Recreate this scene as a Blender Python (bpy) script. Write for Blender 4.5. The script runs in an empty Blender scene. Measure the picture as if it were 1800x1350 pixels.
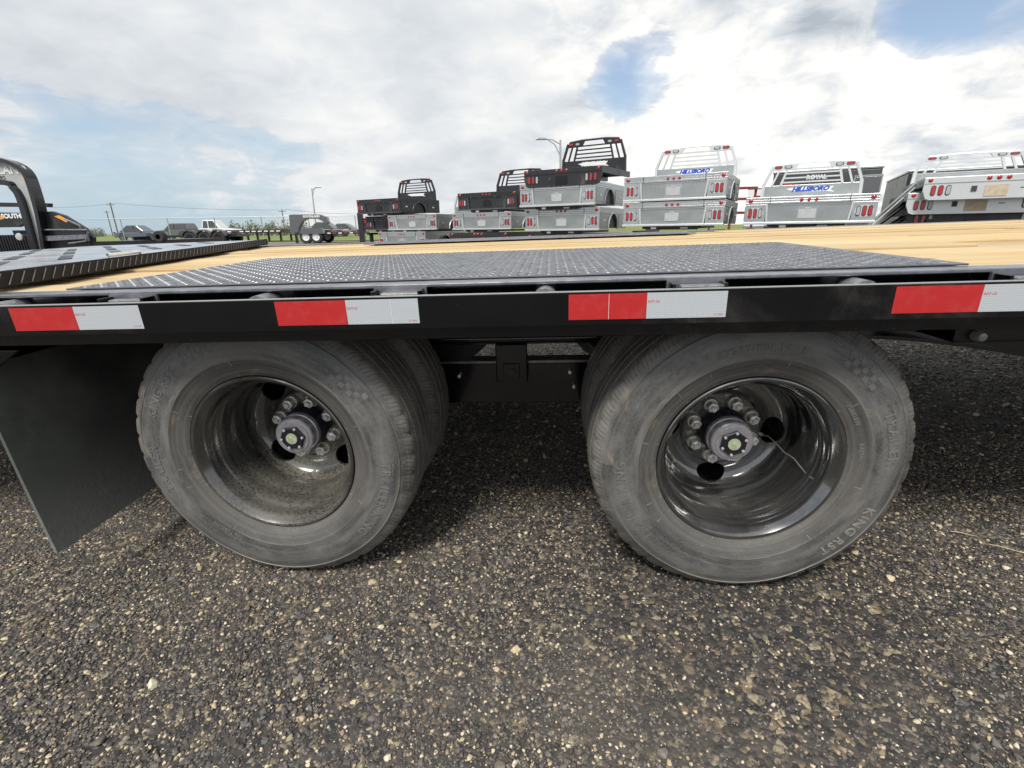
import bpy, bmesh, math, random
import numpy as np
from mathutils import Vector, Matrix

# ------------------------------------------------------------------ camera, sky, sun, exposure
S = bpy.context.scene
COL = S.collection
PI = math.pi
CAM = Vector((0.0, -0.9702, 0.9522))
FOC = 835.86                                   # focal length in pixels of an 1800 px wide frame
RV = Vector((0.99697802, 0.0762932, -0.01463454))
UV_ = Vector((-0.00997442, 0.31254315, 0.94985119))
FV = Vector((-0.07704111, 0.94683479, -0.31235963))
YAW = -0.0812
cd = bpy.data.cameras.new('camera')
cd.sensor_width = 36.0
cd.lens = FOC / 1800 * 36
cd.clip_start = 0.02
cd.clip_end = 3000
cam = bpy.data.objects.new('camera', cd)
COL.objects.link(cam)
m3 = Matrix((RV, UV_, -FV)).transposed()
cam.matrix_world = Matrix.Translation(CAM) @ m3.to_4x4()
S.camera = cam

SUN_EL = math.radians(53)
SUN_AZ = math.radians(200)                     # compass bearing of the sun, 0 = +Y, clockwise
sd = bpy.data.lights.new('sun', 'SUN')
sd.energy = 2.7
sd.angle = math.radians(15)
sd.color = (1.0, 0.955, 0.88)
sun = bpy.data.objects.new('sun', sd)
COL.objects.link(sun)
sdir = Vector((math.sin(SUN_AZ) * math.cos(SUN_EL), math.cos(SUN_AZ) * math.cos(SUN_EL), math.sin(SUN_EL)))
sun.rotation_euler = sdir.to_track_quat('Z', 'Y').to_euler()
S.view_settings.view_transform = 'Standard'
S.view_settings.look = 'None'
S.view_settings.exposure = 0.45
S.view_settings.gamma = 1.0
S.view_settings.use_curve_mapping = False
S.cycles.max_bounces = 8
S.cycles.use_denoising = True
S.cycles.denoising_prefilter = 'NONE'


def ray(px, py):
    d = FV + RV * ((px - 900) / FOC) - UV_ * ((py - 675) / FOC)
    return d.normalized()


class NT:
    """tiny node-tree helper"""
    def __init__(self, nt):
        self.nt = nt
        self.nt.nodes.clear()

    def n(self, typ, ins=None, **props):
        nd = self.nt.nodes.new(typ)
        for k, v in props.items():
            setattr(nd, k, v)
        for k, v in (ins or {}).items():
            sock = nd.inputs[k]
            if isinstance(v, bpy.types.NodeSocket):
                self.nt.links.new(v, sock)
            else:
                sock.default_value = v
        return nd

    def math(self, op, a, b=None, c=None, clamp=False):
        nd = self.n('ShaderNodeMath', operation=op, use_clamp=clamp)
        for i, v in enumerate((a, b, c)):
            if v is None:
                continue
            if isinstance(v, bpy.types.NodeSocket):
                self.nt.links.new(v, nd.inputs[i])
            else:
                nd.inputs[i].default_value = v
        return nd.outputs[0]

    def vmath(self, op, a, b=None, scale=None):
        nd = self.n('ShaderNodeVectorMath', operation=op)
        for i, v in enumerate((a, b)):
            if v is None:
                continue
            if isinstance(v, bpy.types.NodeSocket):
                self.nt.links.new(v, nd.inputs[i])
            else:
                nd.inputs[i].default_value = v
        if scale is not None:
            if isinstance(scale, bpy.types.NodeSocket):
                self.nt.links.new(scale, nd.inputs[3])
            else:
                nd.inputs[3].default_value = scale
        return nd.outputs[1] if op in ('DOT_PRODUCT', 'LENGTH') else nd.outputs[0]

    def mapr(self, v, a, b, c=0.0, d=1.0, smooth=True):
        nd = self.n('ShaderNodeMapRange', {'Value': v, 'From Min': a, 'From Max': b, 'To Min': c, 'To Max': d})
        nd.interpolation_type = 'SMOOTHSTEP' if smooth else 'LINEAR'
        return nd.outputs[0]

    def mix(self, fac, a, b, blend='MIX'):
        nd = self.n('ShaderNodeMix', data_type='RGBA', blend_type=blend)
        for key, v in ((0, fac), (6, a), (7, b)):
            if isinstance(v, bpy.types.NodeSocket):
                self.nt.links.new(v, nd.inputs[key])
            else:
                nd.inputs[key].default_value = (*v, 1) if isinstance(v, tuple) and len(v) == 3 else v
        return nd.outputs[2]

    def noise(self, vec, scale, detail=4, rough=0.5, dist=0.0):
        nd = self.n('ShaderNodeTexNoise', {'Scale': scale, 'Detail': detail, 'Roughness': rough, 'Distortion': dist})
        if vec is not None:
            self.nt.links.new(vec, nd.inputs['Vector'])
        return nd.outputs[0]

    def link(self, a, b):
        self.nt.links.new(a, b)


# --- sky: Nishita blue with broken cloud on it, laid out by direction
W_ = bpy.data.worlds.new('World')
S.world = W_
W_.use_nodes = True
t = NT(W_.node_tree)
tc = t.n('ShaderNodeTexCoord').outputs['Generated']
sky = t.n('ShaderNodeTexSky', sky_type='NISHITA', sun_disc=False)
sky.sun_elevation = SUN_EL
sky.sun_rotation = SUN_AZ
sky.altitude = 600
sky.air_density = 1.0
sky.dust_density = 1.6
blue = t.mix(0.22, t.mix(1.0, sky.outputs[0], (0.11, 0.11, 0.11), 'MULTIPLY'), (0.55, 0.62, 0.70))
sep = t.n('ShaderNodeSeparateXYZ', {0: tc})
zc_ = t.math('MAXIMUM', sep.outputs[2], 0.0)
inv = t.math('DIVIDE', 1.0, t.math('ADD', zc_, 0.30))
flat = t.vmath('SCALE', tc, None, inv)


def blob(px, py, r0, r1, amt):
    d = ray(px, py)
    dp = t.vmath('DOT_PRODUCT', tc, tuple(d))
    return t.mapr(dp, math.cos(math.radians(r1)), math.cos(math.radians(r0)), 0.0, amt)


n_big = t.noise(flat, 0.9, 3, 0.5, 0.3)
n_mid = t.noise(flat, 2.2, 10, 0.54, 0.25)
n_off = t.noise(t.vmath('ADD', flat, (0.05, 0.06, -0.12)), 2.2, 10, 0.54, 0.25)
n_puff = t.noise(flat, 6.0, 10, 0.62, 0.6)
bias = t.math('ADD', t.math('MULTIPLY', n_big, 0.35), t.math('ADD', t.math('MULTIPLY', n_mid, 0.62), t.math('MULTIPLY', n_puff, 0.30)))
for args in ((1130, 125, 1, 6, -0.20), (1060, 150, 1, 5, -0.14), (1770, 0, 1, 10, -0.27), (1610, 50, 1, 6, -0.12), (1700, 210, 2, 9, 0.16), (1560, 200, 2, 7, 0.08), (800, 10, 1, 6, -0.10),
             (150, 350, 3, 13, -0.19), (330, 350, 3, 13, -0.18), (560, 350, 3, 10, -0.12), (0, 250, 2, 9, -0.06),
             (1350, 160, 4, 14, 0.20), (1220, 330, 4, 12, 0.12), (450, 110, 6, 26, 0.16), (900, 180, 5, 16, 0.14), (1650, 300, 3, 10, 0.10), (30, 60, 3, 16, 0.10)):
    bias = t.math('ADD', bias, blob(*args))
dens = t.mapr(bias, 0.52, 0.63)
wisp = t.mapr(bias, 0.36, 0.68, 0.0, 0.75)
dens = t.math('MAXIMUM', dens, wisp)
# self-shading of the cloud by the difference of two samples
soft = t.math('SUBTRACT', 1.0, t.math('MINIMUM', t.math('ADD', blob(420, 150, 12, 34, 0.7), blob(820, 250, 6, 18, 0.5)), 0.7))
lit = t.math('MULTIPLY', soft, t.math('ADD', t.math('MULTIPLY', t.math('SUBTRACT', n_mid, n_off), 2.4), t.math('MULTIPLY', t.math('SUBTRACT', n_puff, 0.5), 1.5)))
for args in ((250, 270, 4, 16, -0.16), (1330, 170, 5, 17, 0.34), (1200, 340, 3, 13, 0.22), (1650, 320, 3, 12, 0.20), (420, 100, 6, 20, 0.12), (250, 60, 4, 10, -0.06), (860, 260, 5, 14, -0.04), (940, 130, 4, 13, 0.14), (1460, 70, 1, 5, -0.42), (1010, 40, 3, 11, -0.04), (700, 60, 2, 8, -0.08)):
    lit = t.math('ADD', lit, blob(*args))
lit = t.mapr(lit, -0.5, 0.55, smooth=False)
ramp = t.n('ShaderNodeValToRGB', {0: lit})
cr = ramp.color_ramp
cr.elements[0].position = 0.0
cr.elements[0].color = (0.36, 0.40, 0.45, 1)
cr.elements[1].position = 1.0
cr.elements[1].color = (0.90, 0.875, 0.82, 1)
e = cr.elements.new(0.47)
e.color = (0.585, 0.61, 0.635, 1)
haze = t.mapr(zc_, 0.0, 0.28, 0.9, 0.0)
blue2 = t.mix(haze, blue, (0.37, 0.48, 0.555))
skyc = t.mix(dens, blue2, ramp.outputs[0])
lowcol = t.mix(t.mapr(sep.outputs[2], -0.03, 0.0), (0.22, 0.2, 0.18), skyc)
bg = t.n('ShaderNodeBackground', {'Color': lowcol, 'Strength': 0.96})
out = t.n('ShaderNodeOutputWorld', {'Surface': bg.outputs[0]})


# ------------------------------------------------------------------ materials
MATS = {}


def mat(name, base=(0.5, 0.5, 0.5), rough=0.5, metal=0.0, var=0.0, vscale=20.0, dust=None, dscale=6.0, dlo=0.55, dhi=0.75,
        bump=0.0, bscale=200.0, coat=0.0, spec=0.5, rvar=0.0, speck=0.0):
    m = bpy.data.materials.new(name)
    m.use_nodes = True
    n = NT(m.node_tree)
    o = n.n('ShaderNodeTexCoord').outputs['Object']
    col = base
    if var:
        f = n.noise(o, vscale, 5, 0.6)
        f = n.mapr(f, 0.3, 0.7, smooth=False)
        col = n.mix(f, tuple(c * (1 - var) for c in base), tuple(min(1, c * (1 + var)) for c in base))
    p = n.n('ShaderNodeBsdfPrincipled', {'Metallic': metal, 'Roughness': rough, 'Specular IOR Level': spec, 'Coat Weight': coat, 'Coat Roughness': 0.08 if coat < .7 else 0.09, 'Coat IOR': 1.5 if coat < .7 else 2.1})
    r = None
    if dust:
        d = n.mapr(n.noise(o, dscale, 8, 0.65, 0.4), dlo, dhi)
        col = n.mix(d, col, dust)
        r = n.mapr(d, 0, 1, rough, min(1, rough + 0.4), smooth=False)
        n.link(r, p.inputs['Roughness'])
    elif rvar:
        r = n.mapr(n.noise(o, vscale, 6, 0.6), 0.3, 0.7, max(0.03, rough - rvar), rough + rvar, smooth=False)
        n.link(r, p.inputs['Roughness'])
    if speck:
        sk = n.mapr(n.noise(o, 170, 3, 0.75), 0.665, 0.73, 0.0, speck)
        patch = n.mapr(n.noise(n.vmath('MULTIPLY', o, (1.0, 1.0, 3.0)), 3.0, 5, 0.65), 0.42, 0.68)
        col = n.mix(n.math('MULTIPLY', sk, patch), col, (0.32, 0.30, 0.27))
    if isinstance(col, tuple):
        p.inputs['Base Color'].default_value = (*col, 1)
    else:
        n.link(col, p.inputs['Base Color'])
    if bump:
        b = n.n('ShaderNodeBump', {'Strength': bump, 'Distance': 0.002, 'Height': n.noise(o, bscale, 4, 0.6)})
        n.link(b.outputs[0], p.inputs['Normal'])
    n.n('ShaderNodeOutputMaterial', {'Surface': p.outputs[0]})
    MATS[name] = m
    return m


mat('black_paint', (0.004, 0.004, 0.0055), 0.13, var=0.3, vscale=9, dust=(0.05, 0.048, 0.045), dscale=3.5, dlo=0.54, dhi=0.85, bump=0.015, bscale=25, spec=0.45, speck=0.8)
mat('black_clean', (0.008, 0.008, 0.012), 0.16, rvar=0.06, vscale=14, coat=0.4)
mat('black_under', (0.006, 0.006, 0.008), 0.35, rvar=0.1, vscale=10)
mat('dark_panel', (0.022, 0.023, 0.027), 0.38, var=0.25, vscale=3, dust=(0.08, 0.078, 0.076), dscale=2.5)
mat('dark_grey', (0.06, 0.062, 0.068), 0.4, var=0.2, vscale=4)
mat('rim_black', (0.018, 0.018, 0.018), 0.2, dust=(0.085, 0.082, 0.076), dscale=4, dlo=0.40, dhi=1.0, coat=0.9, spec=0.9)
mat('pipe_grey', (0.24, 0.24, 0.25), 0.4, metal=0.4, var=0.4, vscale=60)
mat('edge_steel', (0.26, 0.27, 0.30), 0.3, metal=0.7, var=0.3, vscale=30)  # base lightened to hold the sky's sheen along the deck edge
mat('zinc', (0.86, 0.88, 0.85), 0.26, metal=0.7, var=0.25, vscale=90)
mat('zinc_yellow', (0.56, 0.53, 0.44), 0.38, metal=0.8, var=0.3, vscale=70)
mat('hub_grey', (0.46, 0.45, 0.48), 0.36, metal=0.6, var=0.15, vscale=60)
mat('cap_black', (0.014, 0.012, 0.02), 0.4)
mat('oil_window', (0.42, 0.48, 0.32), 0.3, var=0.3, vscale=120)
mat('white_bolt', (0.75, 0.73, 0.76), 0.35, metal=0.5)
mat('hose', (0.33, 0.32, 0.31), 0.35, metal=0.7)
mat('aluminium', (0.55, 0.57, 0.575), 0.32, metal=0.9, var=0.06, vscale=1.3, rvar=0.04)
mat('alu_dull', (0.43, 0.455, 0.45), 0.36, metal=0.85, var=0.12, vscale=1.6, rvar=0.06)
mat('alu_white', (0.66, 0.68, 0.68), 0.38, metal=0.6, var=0.05, vscale=2)
mat('lens_red', (0.36, 0.02, 0.025), 0.2, coat=0.5)
mat('lens_clear', (0.36, 0.38, 0.40), 0.2, coat=0.5)
mat('rubber_trim', (0.04, 0.04, 0.045), 0.6)
mat('cardboard', (0.48, 0.40, 0.30), 0.8, var=0.25, vscale=12)
mat('logo_blue', (0.02, 0.07, 0.42), 0.4)
mat('logo_white', (0.80, 0.80, 0.80), 0.45)
mat('logo_orange', (0.75, 0.32, 0.05), 0.5, var=0.2, vscale=6)
mat('label_grey', (0.42, 0.44, 0.45), 0.45, var=0.15, vscale=4)
mat('label_text', (0.72, 0.74, 0.74), 0.45)
mat('glass_dark', (0.02, 0.025, 0.03), 0.06, spec=0.8)
mat('paint_white', (0.72, 0.73, 0.74), 0.3, coat=0.3, var=0.05, vscale=2)
mat('paint_dark', (0.085, 0.09, 0.10), 0.28, coat=0.4, var=0.1, vscale=2)  # dark vehicle paints from here lightened to hold distance haze
mat('paint_blue', (0.07, 0.09, 0.15), 0.28, coat=0.4, var=0.1, vscale=2)
mat('paint_grey', (0.10, 0.105, 0.115), 0.3, coat=0.4)
mat('tyre_far', (0.03, 0.03, 0.03), 0.8)
mat('wheel_white', (0.72, 0.73, 0.75), 0.4)
mat('galv', (0.42, 0.44, 0.45), 0.5, metal=0.5)
mat('pole_wood', (0.16, 0.135, 0.12), 0.85, var=0.3, vscale=6)
mat('wire', (0.10, 0.11, 0.12), 0.6)
mat('rust_red', (0.22, 0.05, 0.04), 0.6, var=0.3, vscale=8)
mat('straw', (0.55, 0.44, 0.26), 0.8)
mat('timber', (0.30, 0.22, 0.14), 0.8, var=0.35, vscale=6)


def mat_rubber():
    m = bpy.data.materials.new('tyre_rubber')
    m.use_nodes = True
    n = NT(m.node_tree)
    o = n.n('ShaderNodeTexCoord').outputs['Object']
    sp = n.n('ShaderNodeSeparateXYZ', {0: o})
    rad = n.vmath('LENGTH', n.n('ShaderNodeCombineXYZ', {0: sp.outputs[0], 2: sp.outputs[2]}).outputs[0])
    ang = n.math('ARCTAN2', sp.outputs[2], sp.outputs[0])
    polar = n.n('ShaderNodeCombineXYZ', {0: n.math('MULTIPLY', ang, 0.33), 1: n.math('MULTIPLY', rad, 3.0), 2: sp.outputs[1]}).outputs[0]
    f1 = n.noise(polar, 5, 6, 0.6, 0.3)
    col = n.mix(n.mapr(f1, 0.36, 0.64), (0.042, 0.044, 0.047), (0.150, 0.149, 0.147))
    fine = n.noise(o, 260, 3, 0.7)
    col = n.mix(n.mapr(fine, 0.35, 0.75, 0, 0.5), col, (0.20, 0.195, 0.185))
    bead = n.mapr(rad, 0.268, 0.274, 0.75, 0.0)
    col = n.mix(n.math('MULTIPLY', bead, n.mapr(f1, 0.25, 0.75, 0.5, 1.0)), col, (0.066, 0.061, 0.056))
    band = n.mapr(n.noise(n.n('ShaderNodeCombineXYZ', {0: n.math('MULTIPLY', ang, 0.12), 1: n.math('MULTIPLY', rad, 30.0)}).outputs[0], 3.0, 3, 0.5), 0.4, 0.7, 0.0, 0.5)
    col = n.mix(band, col, (0.17, 0.163, 0.15))
    # smeared tan mud scuffs
    streak = n.noise(polar, 6.5, 7, 0.62, 0.8)
    col = n.mix(n.mapr(streak, 0.57, 0.72, 0.0, 0.65), col, (0.27, 0.215, 0.15))
    scuff = n.noise(n.vmath('MULTIPLY', polar, (6.0, 14.0, 1.0)), 5.0, 5, 0.7, 0.2)
    col = n.mix(n.mapr(scuff, 0.60, 0.72, 0.0, 0.5), col, (0.30, 0.285, 0.26))
    # tread and shoulder hold dry dust
    tread = n.mapr(rad, 0.355, 0.378, 0.0, 0.55)
    col = n.mix(n.math('MULTIPLY', tread, n.mapr(n.noise(o, 40, 5, 0.7), 0.3, 0.7)), col, (0.19, 0.165, 0.135))
    p = n.n('ShaderNodeBsdfPrincipled', {'Base Color': col, 'Roughness': n.mapr(f1, 0.3, 0.7, 0.36, 0.62), 'Specular IOR Level': 0.5})
    # sipes across the tread
    wav = n.math('SINE', n.math('ADD', n.math('MULTIPLY', ang, 190.0), n.math('MULTIPLY', sp.outputs[1], 260.0)))
    sip = n.math('MULTIPLY', n.mapr(wav, 0.55, 0.95), n.mapr(rad, 0.362, 0.37))
    h = n.math('SUBTRACT', n.math('MULTIPLY', fine, 0.25), sip)
    b = n.n('ShaderNodeBump', {'Strength': 0.7, 'Distance': 0.003, 'Height': h})
    n.link(b.outputs[0], p.inputs['Normal'])
    n.n('ShaderNodeOutputMaterial', {'Surface': p.outputs[0]})
    MATS['tyre_rubber'] = m


mat_rubber()
mat('tyre_letter', (0.14, 0.139, 0.137), 0.6, var=0.25, vscale=40)
mat('tyre_line', (0.24, 0.23, 0.21), 0.6, var=0.3, vscale=60)


def mat_dusty_rim():
    """black rim with beige road dust caught in the lower half of the dish"""
    m = bpy.data.materials.new('rim_dusty')
    m.use_nodes = True
    n = NT(m.node_tree)
    o = n.n('ShaderNodeTexCoord').outputs['Object']
    sp = n.n('ShaderNodeSeparateXYZ', {0: o})
    base = n.noise(o, 9, 6, 0.6, 0.4)
    grit = n.noise(o, 150, 3, 0.8)
    film = n.mapr(base, 0.35, 0.75, 0.15, 0.75)
    col = n.mix(film, (0.014, 0.014, 0.014), (0.052, 0.051, 0.046))
    low = n.mapr(n.math('ADD', sp.outputs[2], n.math('MULTIPLY', n.math('SUBTRACT', base, 0.5), 0.14)), -0.03, -0.13)
    speck = n.mapr(n.math('ADD', n.math('MULTIPLY', low, 0.24), n.math('MULTIPLY', grit, 0.9)), 0.48, 0.84)
    disc = n.mapr(sp.outputs[1], 0.150, 0.205, 0.30, 1.0)
    col = n.mix(n.math('MULTIPLY', n.math('MULTIPLY', n.math('MULTIPLY', speck, low), disc), 0.75), col, (0.30, 0.275, 0.215))
    rg = n.mapr(n.math('ADD', film, speck), 0.3, 1.4, 0.17, 0.7)
    p = n.n('ShaderNodeBsdfPrincipled', {'Base Color': col, 'Roughness': rg, 'Specular IOR Level': 0.8, 'Coat Weight': 0.6, 'Coat IOR': 2.0, 'Coat Roughness': 0.16})
    b = n.n('ShaderNodeBump', {'Strength': 0.25, 'Distance': 0.001, 'Height': n.math('MULTIPLY', speck, grit)})
    n.link(b.outputs[0], p.inputs['Normal'])
    n.n('ShaderNodeOutputMaterial', {'Surface': p.outputs[0]})
    MATS['rim_dusty'] = m


mat_dusty_rim()


def mat_wood():
    m = bpy.data.materials.new('pine_plank')
    m.use_nodes = True
    n = NT(m.node_tree)
    o = n.n('ShaderNodeTexCoord').outputs['Object']
    rnd = n.n('ShaderNodeObjectInfo').outputs['Random']
    off = n.vmath('ADD', o, n.n('ShaderNodeCombineXYZ', {0: n.math('MULTIPLY', rnd, 40.0), 1: n.math('MULTIPLY', rnd, 13.0)}).outputs[0])
    st = n.vmath('MULTIPLY', off, (1.0, 26.0, 26.0))
    g = n.noise(st, 1.6, 6, 0.6, 0.8)
    st2 = n.vmath('MULTIPLY', off, (2.5, 90.0, 90.0))
    g2 = n.noise(st2, 1.5, 4, 0.6, 0.3)
    col = n.mix(n.mapr(g, 0.3, 0.72), (0.62, 0.465, 0.25), (0.48, 0.325, 0.15))
    col = n.mix(n.mapr(g2, 0.52, 0.75, 0, 0.55), col, (0.40, 0.265, 0.125))
    big = n.noise(off, 1.3, 3, 0.5)
    col = n.mix(n.mapr(big, 0.35, 0.7, 0, 0.5), col, (0.64, 0.54, 0.36))
    tone = n.mapr(rnd, 0, 1, 0.80, 1.14, smooth=False)
    col = n.mix(1.0, col, n.n('ShaderNodeCombineColor', {0: tone, 1: tone, 2: tone}).outputs[0], 'MULTIPLY')
    kn = n.n('ShaderNodeTexVoronoi', {'Vector': n.vmath('MULTIPLY', off, (2.2, 7.0, 1.0)), 'Scale': 1.0}).outputs['Distance']
    col = n.mix(n.mapr(kn, 0.03, 0.07, 0.8, 0.0), col, (0.16, 0.09, 0.045))
    p = n.n('ShaderNodeBsdfPrincipled', {'Base Color': col, 'Roughness': 0.72, 'Specular IOR Level': 0.25})
    b = n.n('ShaderNodeBump', {'Strength': 0.35, 'Distance': 0.003, 'Height': g2})
    n.link(b.outputs[0], p.inputs['Normal'])
    n.n('ShaderNodeOutputMaterial', {'Surface': p.outputs[0]})
    MATS['pine_plank'] = m


mat_wood()


def mat_tape(name, col, grid):
    m = bpy.data.materials.new(name)
    m.use_nodes = True
    n = NT(m.node_tree)
    o = n.n('ShaderNodeTexCoord').outputs['Object']
    sp = n.n('ShaderNodeSeparateXYZ', {0: o})
    gx = n.math('PINGPONG', sp.outputs[0], 0.0022)
    gz = n.math('PINGPONG', sp.outputs[2], 0.0022)
    ln = n.mapr(n.math('MINIMUM', gx, gz), 0.0001, 0.0007, 1.0, 0.0)
    sm = n.noise(o, 30, 5, 0.6)
    c = n.mix(n.math('MULTIPLY', ln, grid), col, tuple(x * 0.55 for x in col))
    c = n.mix(n.mapr(sm, 0.45, 0.8, 0, 0.35), c, tuple(min(1, x * 0.75 + 0.10) for x in col))
    p = n.n('ShaderNodeBsdfPrincipled', {'Base Color': c, 'Roughness': 0.33, 'Coat Weight': 0.3})
    n.n('ShaderNodeOutputMaterial', {'Surface': p.outputs[0]})
    MATS[name] = m


mat_tape('tape_red', (0.50, 0.020, 0.022), 0.4)
mat_tape('tape_white', (0.50, 0.535, 0.57), 0.5)


def mat_flap():
    m = bpy.data.materials.new('flap_rubber')
    m.use_nodes = True
    n = NT(m.node_tree)
    o = n.n('ShaderNodeTexCoord').outputs['Object']
    f = n.noise(o, 4, 6, 0.6)
    sc = n.noise(n.vmath('MULTIPLY', o, (1, 30, 6)), 6, 5, 0.7)
    sp = n.noise(o, 160, 2, 0.7)
    col = n.mix(n.mapr(f, 0.3, 0.75), (0.026, 0.030, 0.030), (0.12, 0.13, 0.118))
    col = n.mix(n.mapr(sc, 0.5, 0.8, 0, 0.5), col, (0.10, 0.105, 0.095))
    col = n.mix(n.mapr(sp, 0.66, 0.76, 0, 0.8), col, (0.22, 0.21, 0.18))
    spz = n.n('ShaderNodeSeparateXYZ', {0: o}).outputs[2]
    lower_pale = n.math('MULTIPLY', n.mapr(n.math('ADD', spz, n.math('MULTIPLY', f, 0.25)), 0.60, 0.22), n.mapr(sc, 0.25, 0.7, 0.45, 1.0))  # paler towards the bottom, broken up by noise
    col = n.mix(n.math('MULTIPLY', lower_pale, 0.8), col, (0.30, 0.31, 0.285))
    p = n.n('ShaderNodeBsdfPrincipled', {'Base Color': col, 'Roughness': 0.42, 'Specular IOR Level': 0.6})
    n.n('ShaderNodeOutputMaterial', {'Surface': p.outputs[0]})
    MATS['flap_rubber'] = m


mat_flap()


def mat_ground():
    m = bpy.data.materials.new('gravel_ground')
    m.use_nodes = True
    n = NT(m.node_tree)
    o = n.n('ShaderNodeTexCoord').outputs['Object']
    fines = n.noise(o, 1.1, 5, 0.6, 0.2)
    v1 = n.n('ShaderNodeTexVoronoi', {'Vector': o, 'Scale': 95.0})
    v2 = n.n('ShaderNodeTexVoronoi', {'Vector': o, 'Scale': 42.0})
    r1 = n.n('ShaderNodeSeparateColor', {0: v1.outputs['Color']}).outputs[0]
    r2 = n.n('ShaderNodeSeparateColor', {0: v2.outputs['Color']}).outputs[1]

    def pebble(r):
        rp = n.n('ShaderNodeValToRGB', {0: r})
        rp.color_ramp.interpolation = 'CONSTANT'
        els = rp.color_ramp.elements
        els[0].color = (0.040, 0.039, 0.040, 1)
        els[1].position = 0.35
        els[1].color = (0.062, 0.056, 0.052, 1)
        for pos, c in ((0.60, (0.095, 0.080, 0.068)), (0.76, (0.030, 0.033, 0.036)), (0.86, (0.21, 0.165, 0.105)), (0.94, (0.34, 0.285, 0.19))):
            e = els.new(pos)
            e.color = (*c, 1)
        return rp.outputs[0]
    c1, c2 = pebble(r1), pebble(r2)
    c = n.mix(n.mapr(n.noise(o, 30, 2, 0.5), 0.45, 0.6), c1, c2)
    big = n.noise(o, 0.35, 4, 0.6)
    c = n.mix(n.mapr(fines, 0.45, 0.75, 0.0, 0.75), c, (0.105, 0.093, 0.080))
    tone = n.mapr(big, 0.3, 0.7, 0.8, 1.15)
    c = n.mix(1.0, c, n.n('ShaderNodeCombineColor', {0: tone, 1: tone, 2: tone}).outputs[0], 'MULTIPLY')
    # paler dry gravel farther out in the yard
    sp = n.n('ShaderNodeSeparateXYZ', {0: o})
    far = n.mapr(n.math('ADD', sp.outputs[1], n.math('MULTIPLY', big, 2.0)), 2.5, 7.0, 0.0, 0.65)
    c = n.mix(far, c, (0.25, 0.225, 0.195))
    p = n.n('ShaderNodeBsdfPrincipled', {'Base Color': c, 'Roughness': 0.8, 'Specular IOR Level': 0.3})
    h = n.math('ADD', n.math('MULTIPLY', v1.outputs['Distance'], -0.5), n.math('MULTIPLY', v2.outputs['Distance'], -0.8))
    b = n.n('ShaderNodeBump', {'Strength': 0.8, 'Distance': 0.008, 'Height': h})
    n.link(b.outputs[0], p.inputs['Normal'])
    n.n('ShaderNodeOutputMaterial', {'Surface': p.outputs[0]})
    MATS['gravel_ground'] = m
    # pebbles: colour per instance
    m = bpy.data.materials.new('pebble')
    m.use_nodes = True
    n = NT(m.node_tree)
    tone = n.n('ShaderNodeAttribute', attribute_name='tone', attribute_type='INSTANCER').outputs['Fac']
    rp = n.n('ShaderNodeValToRGB', {0: tone})
    els = rp.color_ramp.elements
    els[0].color = (0.052, 0.048, 0.047, 1)
    els[1].position = 1.0
    els[1].color = (0.74, 0.66, 0.50, 1)
    for pos, cc in ((0.25, (0.080, 0.073, 0.069)), (0.45, (0.142, 0.124, 0.108)), (0.55, (0.105, 0.107, 0.113)), (0.64, (0.19, 0.168, 0.145)), (0.70, (0.29, 0.235, 0.165)), (0.80, (0.46, 0.365, 0.225)),
                    (0.90, (0.66, 0.55, 0.36)), (0.935, (0.40, 0.26, 0.155)), (0.95, (0.66, 0.58, 0.42))):
        e = els.new(pos)
        e.color = (*cc, 1)
    o = n.n('ShaderNodeTexCoord').outputs['Object']
    c = n.mix(n.mapr(n.noise(o, 1.4, 4, 0.7), 0.3, 0.75, 0, 0.35), rp.outputs[0], (0.18, 0.158, 0.132))
    p = n.n('ShaderNodeBsdfPrincipled', {'Base Color': c, 'Roughness': 0.62, 'Specular IOR Level': 0.4})
    n.n('ShaderNodeOutputMaterial', {'Surface': p.outputs[0]})
    MATS['pebble'] = m
    m = bpy.data.materials.new('grass')
    m.use_nodes = True
    n = NT(m.node_tree)
    o = n.n('ShaderNodeTexCoord').outputs['Object']
    f = n.noise(n.vmath('MULTIPLY', o, (0.15, 0.5, 1)), 1.0, 6, 0.6)
    c = n.mix(n.mapr(f, 0.3, 0.7), (0.13, 0.19, 0.045), (0.24, 0.27, 0.09))
    p = n.n('ShaderNodeBsdfPrincipled', {'Base Color': c, 'Roughness': 0.9, 'Specular IOR Level': 0.1})
    n.n('ShaderNodeOutputMaterial', {'Surface': p.outputs[0]})
    MATS['grass'] = m
    mat('leaf', (0.19, 0.20, 0.115), 0.8, var=0.45, vscale=1.5)
    mat('twig', (0.16, 0.13, 0.10), 0.9)
    mat('asphalt', (0.10, 0.10, 0.10), 0.85, var=0.2, vscale=1)


mat_ground()


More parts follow.
